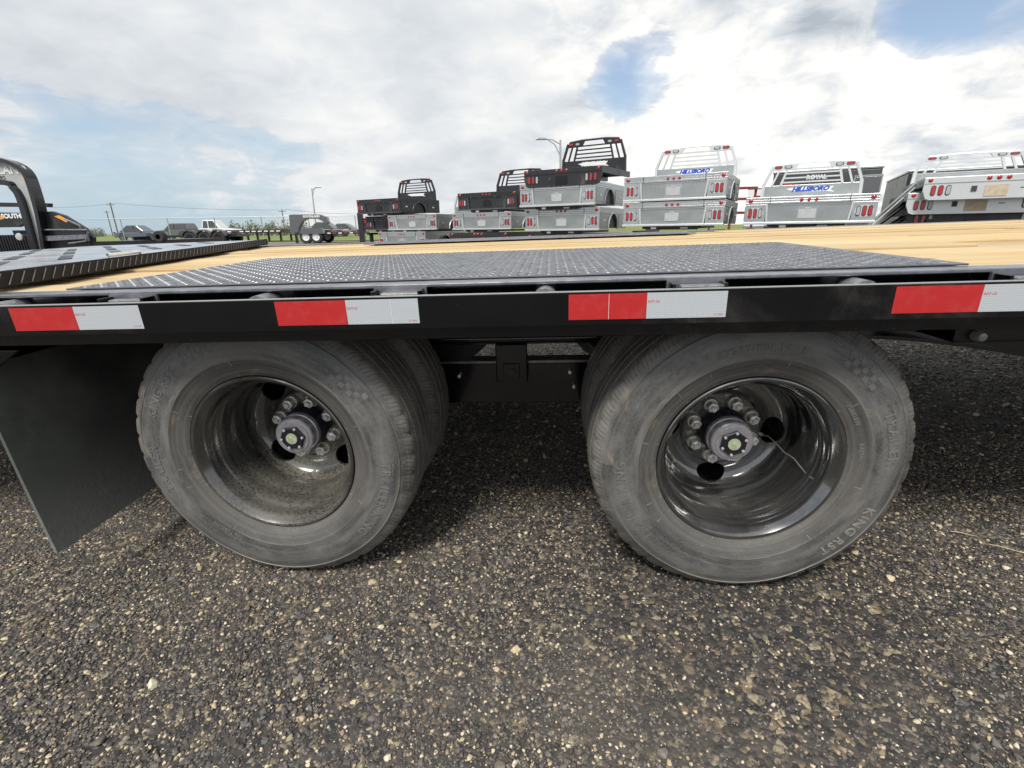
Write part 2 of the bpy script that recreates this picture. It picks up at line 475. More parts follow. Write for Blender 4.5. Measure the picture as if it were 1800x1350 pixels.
# ------------------------------------------------------------------ mesh helpers
class MB:
    def __init__(self):
        self.v = []
        self.f = []

    def add(self, vs, fs):
        o = len(self.v)
        self.v += [tuple(q) for q in vs]
        self.f += [tuple(i + o for i in q) for q in fs]
        return self

    def box(self, x0, x1, y0, y1, z0, z1):
        vs = [(x0, y0, z0), (x1, y0, z0), (x1, y1, z0), (x0, y1, z0), (x0, y0, z1), (x1, y0, z1), (x1, y1, z1), (x0, y1, z1)]
        return self.add(vs, [(0, 3, 2, 1), (4, 5, 6, 7), (0, 1, 5, 4), (1, 2, 6, 5), (2, 3, 7, 6), (3, 0, 4, 7)])

    def prism_y(self, poly, y0, y1):
        """poly of (x, z) counter-clockwise seen from -y"""
        n = len(poly)
        vs = [(x, y0, z) for x, z in poly] + [(x, y1, z) for x, z in poly]
        fs = [tuple(range(n)), tuple(range(2 * n - 1, n - 1, -1))]
        fs += [(i, i + n, (i + 1) % n + n, (i + 1) % n) for i in range(n)]
        return self.add(vs, fs)

    def prism_x(self, poly, x0, x1):
        """poly of (y, z)"""
        n = len(poly)
        vs = [(x0, y, z) for y, z in poly] + [(x1, y, z) for y, z in poly]
        fs = [tuple(range(n)), tuple(range(2 * n - 1, n - 1, -1))]
        fs += [(i, i + n, (i + 1) % n + n, (i + 1) % n) for i in range(n)]
        return self.add(vs, fs)

    def prism_z(self, poly, z0, z1):
        n = len(poly)
        vs = [(x, y, z0) for x, y in poly] + [(x, y, z1) for x, y in poly]
        fs = [tuple(range(n - 1, -1, -1)), tuple(range(n, 2 * n))]
        fs += [(i, (i + 1) % n, (i + 1) % n + n, i + n) for i in range(n)]
        return self.add(vs, fs)

    def lathe(self, prof, n=96, closed=False, a0=0.0, cx=0, cz=0):
        """prof of (r, y) about the y axis"""
        k = len(prof)
        vs = []
        for i in range(n):
            a = a0 + 2 * PI * i / n
            c, s = math.cos(a), math.sin(a)
            vs += [(cx + r * c, y, cz + r * s) for r, y in prof]
        fs = []
        for i in range(n):
            j = (i + 1) % n
            for q in range(k if closed else k - 1):
                w = (q + 1) % k
                fs.append((i * k + q, i * k + w, j * k + w, j * k + q))
        return self.add(vs, fs)

    def tube(self, pts, r, n=8, cap=True):
        pts = [Vector(p) for p in pts]
        vs, fs = [], []
        up = None
        for i, p in enumerate(pts):
            d = (pts[min(i + 1, len(pts) - 1)] - pts[max(i - 1, 0)]).normalized()
            a = Vector((0, 0, 1)) if abs(d.z) < 0.9 else Vector((1, 0, 0))
            if up is None or up.cross(d).length < 0.2:
                up = a
            u = d.cross(up).normalized()
            w = u.cross(d)
            rr = r[i] if isinstance(r, (list, tuple)) else r
            for k in range(n):
                an = 2 * PI * k / n
                vs.append(p + u * (rr * math.cos(an)) + w * (rr * math.sin(an)))
        for i in range(len(pts) - 1):
            for k in range(n):
                fs.append((i * n + k, i * n + (k + 1) % n, (i + 1) * n + (k + 1) % n, (i + 1) * n + k))
        if cap:
            fs.append(tuple(range(n - 1, -1, -1)))
            fs.append(tuple(range((len(pts) - 1) * n, len(pts) * n)))
        return self.add(vs, fs)

    def bar(self, a, b, w, h, up=(0, 0, 1)):
        """rectangular bar from a to b"""
        a, b = Vector(a), Vector(b)
        d = (b - a).normalized()
        u = d.cross(Vector(up)).normalized() * (w / 2)
        v = u.cross(d).normalized() * (h / 2)
        vs = [a - u - v, a + u - v, a + u + v, a - u + v, b - u - v, b + u - v, b + u + v, b - u + v]
        return self.add(vs, [(0, 1, 2, 3), (7, 6, 5, 4), (0, 4, 5, 1), (1, 5, 6, 2), (2, 6, 7, 3), (3, 7, 4, 0)])

    def mesh(self, name):
        me = bpy.data.meshes.new(name)
        me.from_pydata(self.v, [], self.f)
        bm = bmesh.new()
        bm.from_mesh(me)
        bmesh.ops.recalc_face_normals(bm, faces=bm.faces)
        bm.to_mesh(me)
        bm.free()
        return me

    def build(self, name, m, parent=None, smooth=False, bevel=0.0, loc=None, rot=None):
        o = bpy.data.objects.new(name, self.mesh(name))
        COL.objects.link(o)
        o.data.materials.append(MATS[m])
        if parent is not None:
            o.parent = parent
        if loc:
            o.location = loc
        if rot:
            o.rotation_euler = rot
        if smooth:
            o.data.polygons.foreach_set('use_smooth', [True] * len(o.data.polygons))
            o.data.set_sharp_from_angle(angle=math.radians(38))
        if bevel:
            b = o.modifiers.new('bevel', 'BEVEL')
            b.width = bevel
            b.segments = 2
            b.limit_method = 'ANGLE'
        return o


def empty(name, loc=(0, 0, 0), rz=0.0, parent=None):
    o = bpy.data.objects.new(name, None)
    COL.objects.link(o)
    o.location = loc
    o.rotation_euler = (0, 0, rz)
    o.empty_display_size = 0.1
    if parent is not None:
        o.parent = parent
    return o


def tag(o, label=None, cat=None, group=None, kind=None):
    if label:
        o['label'] = label
    if cat:
        o['category'] = cat
    if group:
        o['group'] = group
    if kind:
        o['kind'] = kind
    return o


def dup(o, parent=None):
    c = o.copy()
    COL.objects.link(c)
    c.parent = parent
    for ch in list(o.children):
        dup(ch, c)
    return c


def text_geo(body, size, depth=0.0, shear=0.0, offset=0.0, space=1.0, align='CENTER'):
    cu = bpy.data.curves.new('t', 'FONT')
    cu.body = body
    cu.size = size
    cu.extrude = depth
    cu.shear = shear
    cu.offset = offset
    cu.space_character = space
    cu.align_x = align
    cu.align_y = 'CENTER'
    cu.resolution_u = 3
    o = bpy.data.objects.new('t', cu)
    COL.objects.link(o)
    bpy.context.view_layer.update()
    me = o.evaluated_get(bpy.context.evaluated_depsgraph_get()).to_mesh()
    vs = [tuple(v.co) for v in me.vertices]
    fs = [tuple(p.vertices) for p in me.polygons]
    o.to_mesh_clear()
    bpy.data.objects.remove(o)
    bpy.data.curves.remove(cu)
    return vs, fs


def text_xz(body, size, x, y, z, depth=0.003, **kw):
    """lettering standing in the xz plane, facing -y"""
    vs, fs = text_geo(body, size, depth, **kw)
    return MB().add([(x + a, y - c, z + b) for a, b, c in vs], fs)


def at(px, Z, z=0.0):
    """point Z metres ahead of the camera in the direction of photo column px, at height z"""
    yh = 414.0 - 27.73 * px / 1800
    d = FV + RV * ((px - 900) / FOC) - UV_ * ((yh - 675) / FOC)
    q = CAM + d * Z
    return Vector((q.x, q.y, z))


def gz(x, y):
    """height of the yard: it tilts a little with the trailer and levels off farther out"""
    return 0.09 * math.tanh(0.02 * x / 0.09) + 0.34 * math.tanh(0.02 * y / 0.34) + 0.016 * math.exp(-((x + .72) ** 2 + (y - .25) ** 2) / .32)


def arc(cx, cz, r, a0, a1, n):
    return [(cx + r * math.cos(math.radians(a0 + (a1 - a0) * i / n)), cz + r * math.sin(math.radians(a0 + (a1 - a0) * i / n))) for i in range(n + 1)]


# ------------------------------------------------------------------ ground
def build_ground():
    def axis(lo, hi, fine_lo, fine_hi, step):
        a = list(np.arange(fine_lo, fine_hi, step))
        q, s = fine_hi, step
        while q < hi:
            a.append(q)
            s *= 1.25
            q += s
        a.append(hi)
        q, s = fine_lo, step
        while True:
            s *= 1.25
            q -= s
            if q <= lo:
                break
            a.insert(0, q)
        a.insert(0, lo)
        return a
    xs = axis(-900, 900, -4, 4, 0.1)
    ys = axis(-300, 1400, -2, 5, 0.1)
    rnd = np.random.RandomState(3)
    vs, fs = [], []
    for y in ys:
        for x in xs:
            z = gz(x, y)
            if -4 < x < 4 and -2 < y < 5:
                z += 0.0045 * (math.sin(3.1 * x + 1.3 * y) + math.sin(5.3 * y - 2.2 * x)) + rnd.uniform(-.002, .002)
            vs.append((x, y, z - 0.004))
    n = len(xs)
    for j in range(len(ys) - 1):
        for i in range(n - 1):
            fs.append((j * n + i, j * n + i + 1, (j + 1) * n + i + 1, (j + 1) * n + i))
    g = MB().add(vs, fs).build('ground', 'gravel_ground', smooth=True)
    tag(g, 'dark gravel yard around the trailer', kind='structure')
    # grass beyond the yard
    m = MB()
    xs2 = np.linspace(-400, 400, 30)
    ys2 = [33, 40, 60, 90, 140, 220, 400, 800]
    vs = [(x, y, gz(x, y) + 0.03) for y in ys2 for x in xs2]
    fs = [(j * 30 + i, j * 30 + i + 1, j * 30 + 31 + i, j * 30 + 30 + i) for j in range(len(ys2) - 1) for i in range(29)]
    g2 = m.add(vs, fs).build('grass_field', 'grass')
    tag(g2, 'flat green grass field beyond the yard fence', kind='structure')


build_ground()


def build_gravel():
    rs = np.random.RandomState(11)
    P, SC, TN = [], [], []

    def layer(dens, rlo, rhi, x0, x1, y0, y1, light, patch):
        n = int(dens * (x1 - x0) * (y1 - y0))
        x = rs.uniform(x0, x1, n)
        y = rs.uniform(y0, y1, n)
        # keep what the view, with some room to step aside, can reach
        d = y + 0.97
        keep = (np.abs(x) < 0.8 + 1.35 * np.maximum(d, 0.2))
        # sandy bare patches with fewer stones
        f = np.sin(1.7 * x + 2.3 * y + 1) + np.sin(3.1 * x - 1.4 * y) + np.sin(2.2 * y + 0.7 * x * x)
        keep &= rs.uniform(0, 1, n) < np.clip(1.0 - patch * np.clip(f - 0.4, 0, 1.5), 0.12, 1)
        x, y = x[keep], y[keep]
        n = len(x)
        r = rlo * (rhi / rlo) ** (rs.uniform(0, 1, n) ** 1.7)
        z = 0.09 * np.tanh(0.02 * x / 0.09) + 0.34 * np.tanh(0.02 * y / 0.34) + 0.016 * np.exp(-((x + .72) ** 2 + (y - .25) ** 2) / .32)
        z = z + 0.0045 * (np.sin(3.1 * x + 1.3 * y) + np.sin(5.3 * y - 2.2 * x)) - 0.004 + r * rs.uniform(0.05, 0.45, n)
        P.append(np.stack([x, y, z], 1))
        SC.append(np.stack([r * rs.uniform(.8, 1.35, n), r * rs.uniform(.75, 1.1, n), r * rs.uniform(.45, .8, n)], 1))
        u = rs.uniform(0, 1, n)
        tone = np.where(u < light, rs.uniform(0.68, 1.0, n), rs.uniform(0.0, 0.66, n))
        TN.append(tone)
    layer(24000, .0018, .0047, -3.6, 3.6, -0.95, 1.1, 0.19, 0.40)
    layer(2600, .0042, .0076, -4.2, 4.2, -0.95, 1.9, 0.11, 0.75)
    layer(60, .0075, .0120, -4.5, 4.5, -0.95, 2.6, 0.2, 0.5)
    layer(1500, .005, .010, -5.0, 6.0, 1.3, 3.6, 0.2, 0.5)
    P = np.concatenate(P)
    SC = np.concatenate(SC)
    TN = np.concatenate(TN)
    N = len(P)
    me = bpy.data.meshes.new('gravel')
    me.vertices.add(N)
    me.vertices.foreach_set('co', P.astype(np.float32).ravel())
    a = me.attributes.new('scl', 'FLOAT_VECTOR', 'POINT')
    a.data.foreach_set('vector', SC.astype(np.float32).ravel())
    a = me.attributes.new('rot', 'FLOAT_VECTOR', 'POINT')
    R = np.stack([rs.normal(0, .3, N), rs.normal(0, .3, N), rs.uniform(0, 6.28, N)], 1)
    a.data.foreach_set('vector', R.astype(np.float32).ravel())
    a = me.attributes.new('tone', 'FLOAT', 'POINT')
    a.data.foreach_set('value', TN.astype(np.float32))
    a = me.attributes.new('pick', 'INT', 'POINT')
    a.data.foreach_set('value', rs.randint(0, 6, N).astype(np.int32))
    ob = bpy.data.objects.new('gravel', me)
    COL.objects.link(ob)
    me.materials.append(MATS['pebble'])
    ng = bpy.data.node_groups.new('gravel_nodes', 'GeometryNodeTree')
    ng.interface.new_socket('Geometry', in_out='INPUT', socket_type='NodeSocketGeometry')
    ng.interface.new_socket('Geometry', in_out='OUTPUT', socket_type='NodeSocketGeometry')
    g = NT(ng)
    gi = g.n('NodeGroupInput')
    join = g.n('GeometryNodeJoinGeometry')
    pos = g.n('GeometryNodeInputPosition').outputs[0]
    for k in range(6):
        ico = g.n('GeometryNodeMeshIcoSphere', {'Radius': 1.0, 'Subdivisions': 2 if k % 2 == 0 else 1})
        nz = g.n('ShaderNodeTexNoise', {'Vector': g.vmath('ADD', pos, (k * 7.3, k * 3.1, 1.7 * k)), 'Scale': 0.85, 'Detail': 1.0})
        off = g.vmath('SCALE', g.vmath('SUBTRACT', nz.outputs['Color'], (0.5, 0.5, 0.5)), None, 1.5)
        sp_ = g.n('GeometryNodeSetPosition', {'Geometry': ico.outputs[0], 'Offset': off})
        sm = g.n('GeometryNodeSetShadeSmooth', {'Geometry': sp_.outputs[0], 'Shade Smooth': k % 2 == 0})
        mt = g.n('GeometryNodeSetMaterial', {'Geometry': sm.outputs[0], 'Material': MATS['pebble']})
        ti = g.n('GeometryNodeGeometryToInstance', {'Geometry': mt.outputs[0]})
        g.link(ti.outputs[0], join.inputs[0])

    def attr(name, typ):
        nd = g.n('GeometryNodeInputNamedAttribute', data_type=typ)
        nd.inputs[0].default_value = name
        return nd.outputs[0]
    iop = g.n('GeometryNodeInstanceOnPoints', {'Points': gi.outputs[0], 'Instance': join.outputs[0], 'Pick Instance': True,
                                               'Instance Index': attr('pick', 'INT'), 'Scale': attr('scl', 'FLOAT_VECTOR')})
    e2r = g.n('FunctionNodeEulerToRotation', {0: attr('rot', 'FLOAT_VECTOR')})
    g.link(e2r.outputs[0], iop.inputs['Rotation'])
    g.n('NodeGroupOutput', {0: iop.outputs[0]})
    md = ob.modifiers.new('gravel', 'NODES')
    md.node_group = ng
    tag(ob, 'loose dark and tan gravel stones on the yard', 'gravel', kind='stuff')


build_gravel()

# straws and chips lying on the gravel
rs = random.Random(5)
for lab, px, py, ln, a in (('thin dry straw stalk behind the right wheel', 1.34, 0.30, .085, -.5), ('pale wood splinter in front of the left tyre', -0.77, 0.13, .035, .6),
                           ('bent dry straw beside the right tyre', 1.27, 0.37, .06, -.35), ('short pale straw lying before the mud flap', -0.96, -0.16, .03, -1.2),
                           ('fine straw stalk farther right of the right tyre', 1.5, 0.25, .07, -.5)):
    m = MB()
    pts = [(ln * (i / 4 - .5), .004 * math.sin(i * 1.3), .001 * i) for i in range(5)]
    m.tube(pts, [.0011, .0015, .0015, .0012, .0007], 5)
    o = m.build('straw', 'straw', loc=(px, py, gz(px, py) + .009), rot=(0, 0.03, a))
    tag(o, lab, 'straw', 'dry straws on the gravel')


# ------------------------------------------------------------------ the flatbed trailer
TR = empty('flatbed_trailer')
tl, rl = 0.02, 0.02
TR.matrix_world = Matrix.Rotation(-tl, 4, 'Y') @ Matrix.Rotation(rl, 4, 'X')
tag(TR, 'black flatbed trailer with pine plank deck and two dual wheel axles in the foreground', 'trailer')
XA, XB = -3.4, 5.6                         # ends of the deck
X0 = -1.1653                               # first strip of tape
ZT = 0.8271                                # top of the rub rail
MB().box(XA, XB, 0.0, 0.0095, ZT - .066, ZT + .001).build('rub_rail', 'black_paint', TR, bevel=.0015)
MB().box(XA, XB, 0.0, 0.004, ZT + .0012, ZT + .0034).build('rail_highlight', 'alu_white', TR)  # white strip stands in for the sky-lit top of the black rail
ch = MB()
ch.box(XA, XB, .072, .082, .735, .838)
ch.box(XA, XB, .030, .072, .735, .7405)
ch.box(XA, XB, .018, .030, .735, .7595)
ch.build('side_channel', 'black_paint', TR, bevel=.002)
MB().box(XA, XB, .052, .104, .8385, .8465).build('deck_edge', 'edge_steel', TR, bevel=.002)
# tape strips: red half, white half
for k in range(-3, 11):
    xa = X0 + .6096 * k
    if xa < XA or xa + .31 > XB:
        continue
    mr = MB().box(0, .1522, -.0012, -.0004, -.0508, 0).build('reflective_tape', 'tape_red', TR, loc=(xa, 0, ZT - .003))
    mw = MB().box(0, .1522, -.0012, -.0004, -.0508, 0).build('reflective_tape', 'tape_white', TR, loc=(xa + .1526, 0, ZT - .003))
    if k in (1, 2):
        MB().box(-.0003, .0003, -.0016, -.00125, -.0508, 0).build('cut_line', 'logo_white', mw if k == 1 else mr, loc=(.095 if k == 1 else .079, 0, 0))
    text_xz('DOT-C2', .0062, .013, -.00125, -.0175, .0001, offset=.0001).build('lettering', 'tape_red', mw)
    text_xz('10 YEAR', .0050, .138, -.00125, -.0455, .0001).build('lettering', 'tape_red', mw)
    # stake pocket above the white half, open top
    px = xa + .203
    p = MB()
    p.box(px, px + .006, .0105, .0515, .7605, .8375)
    p.box(px + .099, px + .105, .0105, .0515, .7605, .8375)
    p.box(px + .006, px + .099, .0105, .0155, .7605, .8305)
    p.build('stake_pocket', 'black_paint', TR, bevel=.001)
    MB().box(px - .004, px + .11, .046, .0515, .8215, .841).build('pocket_lip', 'edge_steel', TR)
    q = MB()
    q.box(px + .018, px + .103, .016, .040, .800, .8335)
    q.build('pocket_plate', 'pipe_grey', TR, bevel=.003)
    # pipe spool half way to the next pocket
    xs_ = xa + .5635
    s_ = MB()
    s_.lathe([(.0235, .0100), (.0235, .0715), (.0185, .0715), (.0185, .0100)], 28, closed=True)
    s_.build('pipe_spool', 'pipe_grey', TR, smooth=True, loc=(xs_, 0, .812))

# deck planks
rr = random.Random(8)
yy = .1065
ZD = .8465
i = 0
while yy + .18 < 2.5:
    w = .1835
    x = XA
    cuts = [XA, rr.uniform(0.6, 2.4) if i % 2 else rr.uniform(-2.6, -1.4), XB]
    for a, b in zip(cuts[:-1], cuts[1:]):
        dz = rr.uniform(-.011, .0)
        MB().box(-(b - a) / 2 + .001, (b - a) / 2 - .001, -w / 2, w / 2, -.038, 0).build('deck_plank', 'pine_plank', TR, bevel=.004, loc=((a + b) / 2, yy + w / 2, ZD + dz - .001), rot=(rr.uniform(-.014, .010), 0, 0))
    yy += w + rr.uniform(.005, .010)
    i += 1
YFAR = yy
fe = MB()
fe.box(XA, XB, YFAR + .001, YFAR + .05, .8385, .8465)
fe.box(XA, XB, YFAR + .04, YFAR + .05, .716, .8385)
fe.build('deck_edge', 'edge_steel', TR)
MB().box(XA, XB, YFAR + .112, YFAR + .122, ZT - .066, ZT).build('rub_rail', 'black_paint', TR)


def lozenge(m, x, y, z, ang, L=.0125, w=.0046, h=.0016):
    c, s = math.cos(ang), math.sin(ang)
    base = [(-L, 0), (-L * .45, -w), (L * .45, -w), (L, 0), (L * .45, w), (-L * .45, w)]
    top = [(-L * .5, -w * .35), (L * .5, -w * .35), (L * .5, w * .35), (-L * .5, w * .35)]
    vs = [(x + a * c - b * s, y + a * s + b * c, z) for a, b in base] + [(x + a * c - b * s, y + a * s + b * c, z + h) for a, b in top]
    m.add(vs, [(6, 7, 8, 9), (0, 1, 6), (1, 2, 7, 6), (2, 3, 7), (3, 4, 8, 7), (4, 5, 9, 8), (5, 0, 9, 6)])


def tread_plate(x0, x1, y0, y1):
    z0, z1 = ZD + .0005, ZD + .0045
    p = MB().box(x0, x1, y0, y1, z0, z1).build('tread_plate', 'tread_black', TR, bevel=.002)
    m = MB()
    pit = .0215
    nx, ny = int((x1 - x0 - .03) / pit), int((y1 - y0 - .02) / pit)
    for i in range(nx):
        for j in range(ny):
            x, y = x0 + .022 + i * pit, y0 + .018 + j * pit
            lozenge(m, x, y, z1, .70 if (i + j) % 2 else -.70, .0108, .0032, .0020)
    o = m.build('tread_lug', 'tread_glint', p)
    tag(o, kind='stuff')


mat('tread_black', (0.085, 0.089, 0.098), 0.34, var=0.3, vscale=14, dust=(0.12, 0.12, 0.124), dscale=9, dlo=.5, dhi=.9)
mat('tread_glint', (0.24, 0.245, 0.26), 0.38, metal=0.7, var=0.35, vscale=25)  # pale lug colour carries the glint of the sky
tread_plate(-1.13, .865, .1055, .965)
tread_plate(-1.13, .865, 2.02, YFAR - .002)

# ramp folded over on to the rear of the deck
rp = empty('folding_ramp', parent=TR)
tag(rp, 'black steel loading ramp folded flat on the rear of the deck')
ND = Vector((-0.72, 2.46, 0)).normalized()
e0, e1 = Vector((-1.335, .11, 0)), Vector((-2.03, 2.49, 0))
sheet = [(e0.x, e0.y), (e1.x, e1.y), (XA + .02, e1.y), (XA + .02, e0.y)]
mat('ramp_top', (0.55, 0.56, 0.58), 0.26, metal=0.8, var=0.3, vscale=5, rvar=0.05)
MB().prism_z(sheet[::-1], ZD + .030, ZD + .040).build('ramp_sheet', 'ramp_top', rp)
mat('lip_black', (0.006, 0.006, 0.007), 0.5, spec=0.2)
lip = MB()
off = Vector((ND.y, -ND.x, 0)) * .012
for a, b, z0, z1 in ((e0, e1, ZD + .006, ZD + .046),):
    lip.prism_z([(a.x + off.x, a.y + off.y), (b.x + off.x, b.y + off.y), (b.x, b.y), (a.x, a.y)], z0, z1)
lip.build('ramp_edge', 'lip_black', rp, bevel=.003)
lg = MB()
for k in range(62):
    q = e0.lerp(e1, (k + .5) / 62) + off * 1.03
    d = ND * .013 * (1 if k % 2 else 1)
    lg.bar((q.x - d.x, q.y - d.y, ZD + .012), (q.x + d.x, q.y + d.y, ZD + .040), .0022, .003)
lg.build('edge_tread', 'pipe_grey', rp)
u45, v45 = Vector((-.7071, .7071, 0)), Vector((.7071, .7071, 0))
base = Vector((-2.0, 1.2, ZD + .0412))
for k in range(-16, 17):
    for q in range(-5, 6):
        c_ = base + v45 * (.17 * k) + u45 * (.62 * q + (.31 if k % 2 else 0))
        ok = True
        for sgn in (-1, 1):
            p_ = c_ + u45 * (.20 * sgn)
            xe = e0.x + (p_.y - e0.y) * (e1.x - e0.x) / (e1.y - e0.y)
            ok &= XA + .08 < p_.x < xe - .06 and e0.y + .06 < p_.y < e1.y - .06
        if ok:
            MB().bar(c_ - u45 * .20, c_ + u45 * .20, .040, .0022).build('ramp_shade_bar', 'black_under', rp)  # flat dark strips standing in for the gaps and shadows across the ramp
hd = MB()
hd.tube([(-1.50, .62, ZD + .03), (-1.47, .60, ZD + .055), (-1.53, .80, ZD + .055), (-1.56, .82, ZD + .03)], .006, 8)
hd.build('ramp_handle', 'zinc', rp, smooth=True)

# underframe
crossx = [XA + .1 + .4064 * i for i in range(22)]
for x in crossx:
    if abs(x - .5) < .42 or abs(x + .726) < .42:
        continue
    MB().box(x - .035, x + .035, .084, YFAR + .038, .740, .807).build('cross_member', 'black_under', TR)
for y0 in (.74, YFAR - .66):
    poly = [(XA, .548), (1.03, .548)]
    for i in range(1, 15):
        u = i / 14
        poly.append((1.03 + 1.6 * u, .548 - .215 * u * u * (3 - 2 * u) * 1.05 - .03 * u))
    poly += [(XB, .29), (XB, .734), (XA, .734)]
    b = MB()
    b.prism_y(poly, y0, y0 + .014)
    b.build('main_beam', 'black_clean', TR)
    fl = MB()
    for (xa, za), (xb, zb) in zip(poly[:17], poly[1:17]):
        fl.add([(xa, y0 - .055, za), (xb, y0 - .055, zb), (xb, y0 + .07, zb), (xa, y0 + .07, za), (xa, y0 - .055, za + .012), (xb, y0 - .055, zb + .012), (xb, y0 + .07, zb + .012), (xa, y0 + .07, za + .012)],
               [(0, 1, 2, 3), (7, 6, 5, 4), (0, 4, 5, 1), (2, 6, 7, 3), (0, 3, 7, 4), (1, 5, 6, 2)])
    fl.build('beam_flange', 'black_clean', TR)
sb = MB()
sb.box(-.70, .47, .70, .76, .318, .474)
sb.build('equalizer_beam', 'black_clean', TR, bevel=.004)
MB().box(-.78, .56, .695, .765, .4745, .483).build('beam_cap', 'edge_steel', TR)
tw = MB()
tw.prism_y([(-.45, .4835), (-.285, .4835), (-.225, .547), (-.45, .547)], .70, .76)
tw.prism_y([(.21, .4835), (.45, .4835), (.45, .547), (.15, .547)], .70, .76)
tw.build('hanger_web', 'black_under', TR)
MB().tube([(-.55, .66, .575), (.36, .66, .575)], .016, 12).build('frame_tube', 'black_clean', TR, smooth=True)
hb = MB()
hb.box(-.178, -.066, .655, .664, .412, .555)
hb.box(-.178, -.066, .664, .684, .543, .555)
hanger = hb.build('spring_hanger', 'black_clean', TR, bevel=.004)
MB().box(-.152, -.094, .649, .6545, .428, .486).build('bolt_plate', 'black_clean', hanger, bevel=.002)
nb = MB()
nb.lathe([(0, .627), (.016, .628), (.0165, .6485), (0, .6485)], 6)
nb.lathe([(0, .620), (.009, .621), (.009, .6265), (0, .6265)], 14)
for q in (nb,):
    ob = q.build('pivot_bolt', 'black_clean', hanger)
    ob.location = (-.123, 0, .456)
for x, z in ((.085, .44), (.10, .385), (-.32, .43)):
    b_ = MB().lathe([(0, .680), (.0065, .681), (.0065, .6995), (0, .6995)], 12).build('beam_bolt', 'zinc', TR)
    b_.location = (x, 0, z)
# side marker lamp and box on the beam, right
ml = MB().lathe([(0, .50), (.012, .502), (.016, .512), (.016, .53), (0, .53)], 20).build('side_lamp', 'lens_clear', TR, smooth=True)
ml.location = (1.30, .03, .585)
MB().box(1.24, 1.9, .56, .738, .56, .70).build('battery_box', 'black_under', TR, bevel=.01)

# mud flap hanging behind the rear wheel, with its hanger plate
fm = MB()
ny, nz = 14, 14
vs, fs = [], []
for th in (0.0, .009):
    for j in range(nz + 1):
        for i in range(ny + 1):
            y = .025 + .60 * i / ny
            z = .68 - .53 * j / nz
            x = -1.352 - th + .010 * math.sin(2.2 * i / ny + 1) * (j / nz) + .012 * (j / nz) ** 2
            vs.append((x, y, z))
K = (ny + 1) * (nz + 1)
for j in range(nz):
    for i in range(ny):
        a = j * (ny + 1) + i
        fs.append((a, a + 1, a + ny + 2, a + ny + 1))
        fs.append((a + K, a + K + ny + 1, a + K + ny + 2, a + K + 1))
for j in range(nz):
    a = j * (ny + 1)
    fs.append((a, a + ny + 1, a + ny + 1 + K, a + K))
    a += ny
    fs.append((a, a + K, a + ny + 1 + K, a + ny + 1))
for i in range(ny):
    a = nz * (ny + 1) + i
    fs.append((a, a + 1, a + 1 + K, a + K))
    fs.append((i, i + K, i + 1 + K, i + 1))
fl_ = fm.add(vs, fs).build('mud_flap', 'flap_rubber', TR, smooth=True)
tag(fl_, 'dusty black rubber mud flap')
hp = MB()
hp.prism_y([(-1.50, .645), (-1.345, .66), (-1.25, .715), (-1.50, .715)], .055, .062)
hp.box(-1.375, -1.366, .05, .66, .60, .716)
hp.build('flap_bracket', 'black_paint', TR, bevel=.002)
bt = MB().lathe([(0, .044), (.009, .045), (.0095, .0545), (0, .0545)], 6).build('bracket_bolt', 'zinc', TR)
bt.location = (-1.345, 0, .690)

# ---------------- wheels (about their own axis, y measured from the outer rim edge)
TYC = .095                                  # tyre centre plane
SIDE = [(.212, .079), (.2235, .0905), (.226, .0965), (.236, .102), (.252, .1075), (.2700, .1125), (.2712, .1137), (.2740, .1137), (.2752, .1132), (.292, .1165), (.310, .1172), (.328, .1150),
        (.343, .1100), (.3475, .1085), (.3488, .1098), (.3512, .1092), (.3522, .1060), (.362, .1010), (.3715, .0955), (.3790, .0890), (.3830, .0830)]
TREAD = [(.3845, .0760), (.3855, .0645), (.3770, .0625), (.3770, .0565), (.3865, .0545), (.3880, .0245), (.3790, .0225), (.3790, .0165), (.3885, .0145)]
half = SIDE + TREAD
PROF = [(r, TYC - y) for r, y in half] + [(r, TYC + y) for r, y in reversed(half)]
RT = .3885
ZC = .3798


def side_y(r):
    for (r0, y0), (r1, y1) in zip(SIDE[:-1], SIDE[1:]):
        if r0 <= r <= r1:
            return y0 + (y1 - y0) * (r - r0) / (r1 - r0)
    return SIDE[-1][1]


def tyre_mesh(name):
    n = 210
    k = len(PROF)
    vs, fs = [], []
    for i in range(n):
        a = 2 * PI * i / n
        for q, (r, y) in enumerate(PROF):
            qq = min(q, k - 1 - q)
            # shoulder blocks
            if 17 <= qq <= 21 and i % 5 == 0:
                r -= .0055
            x, z = r * math.cos(a), r * math.sin(a)
            if z < -(ZC - .004):
                z = -(ZC - .004) + (z + ZC - .004) * .05
            # flat spot bulges the lower sidewall
            if math.sin(a) < -.85 and .24 < r < .36:
                y = TYC + (y - TYC) * (1 + .05 * (-math.sin(a) - .85) / .15)
            vs.append((x, y, z))
    for i in range(n):
        j = (i + 1) % n
        for q in range(k - 1):
            fs.append((i * k + q, i * k + q + 1, j * k + q + 1, j * k + q))
    m = MB().add(vs, fs)
    return m


def polar_pt(r, phi, lift=.0006):
    y = TYC - side_y(r) - lift
    return (r * math.cos(phi), y, r * math.sin(phi))


def sidewall_text(body, r, phi0, size, space=1.0, bold=.0006, lift=.0012):
    """raised lettering running clockwise, tops outwards, centred on phi0"""
    vs, fs = text_geo(body, size, .0006, offset=bold, space=space)
    out = []
    for a, b, c in vs:
        rr_ = r + b
        phi = phi0 - a / r
        x, y, z = polar_pt(rr_, phi, lift * (1 if c > 0 else 0) + .0003)
        out.append((x, y, z))
    return MB().add(out, fs)


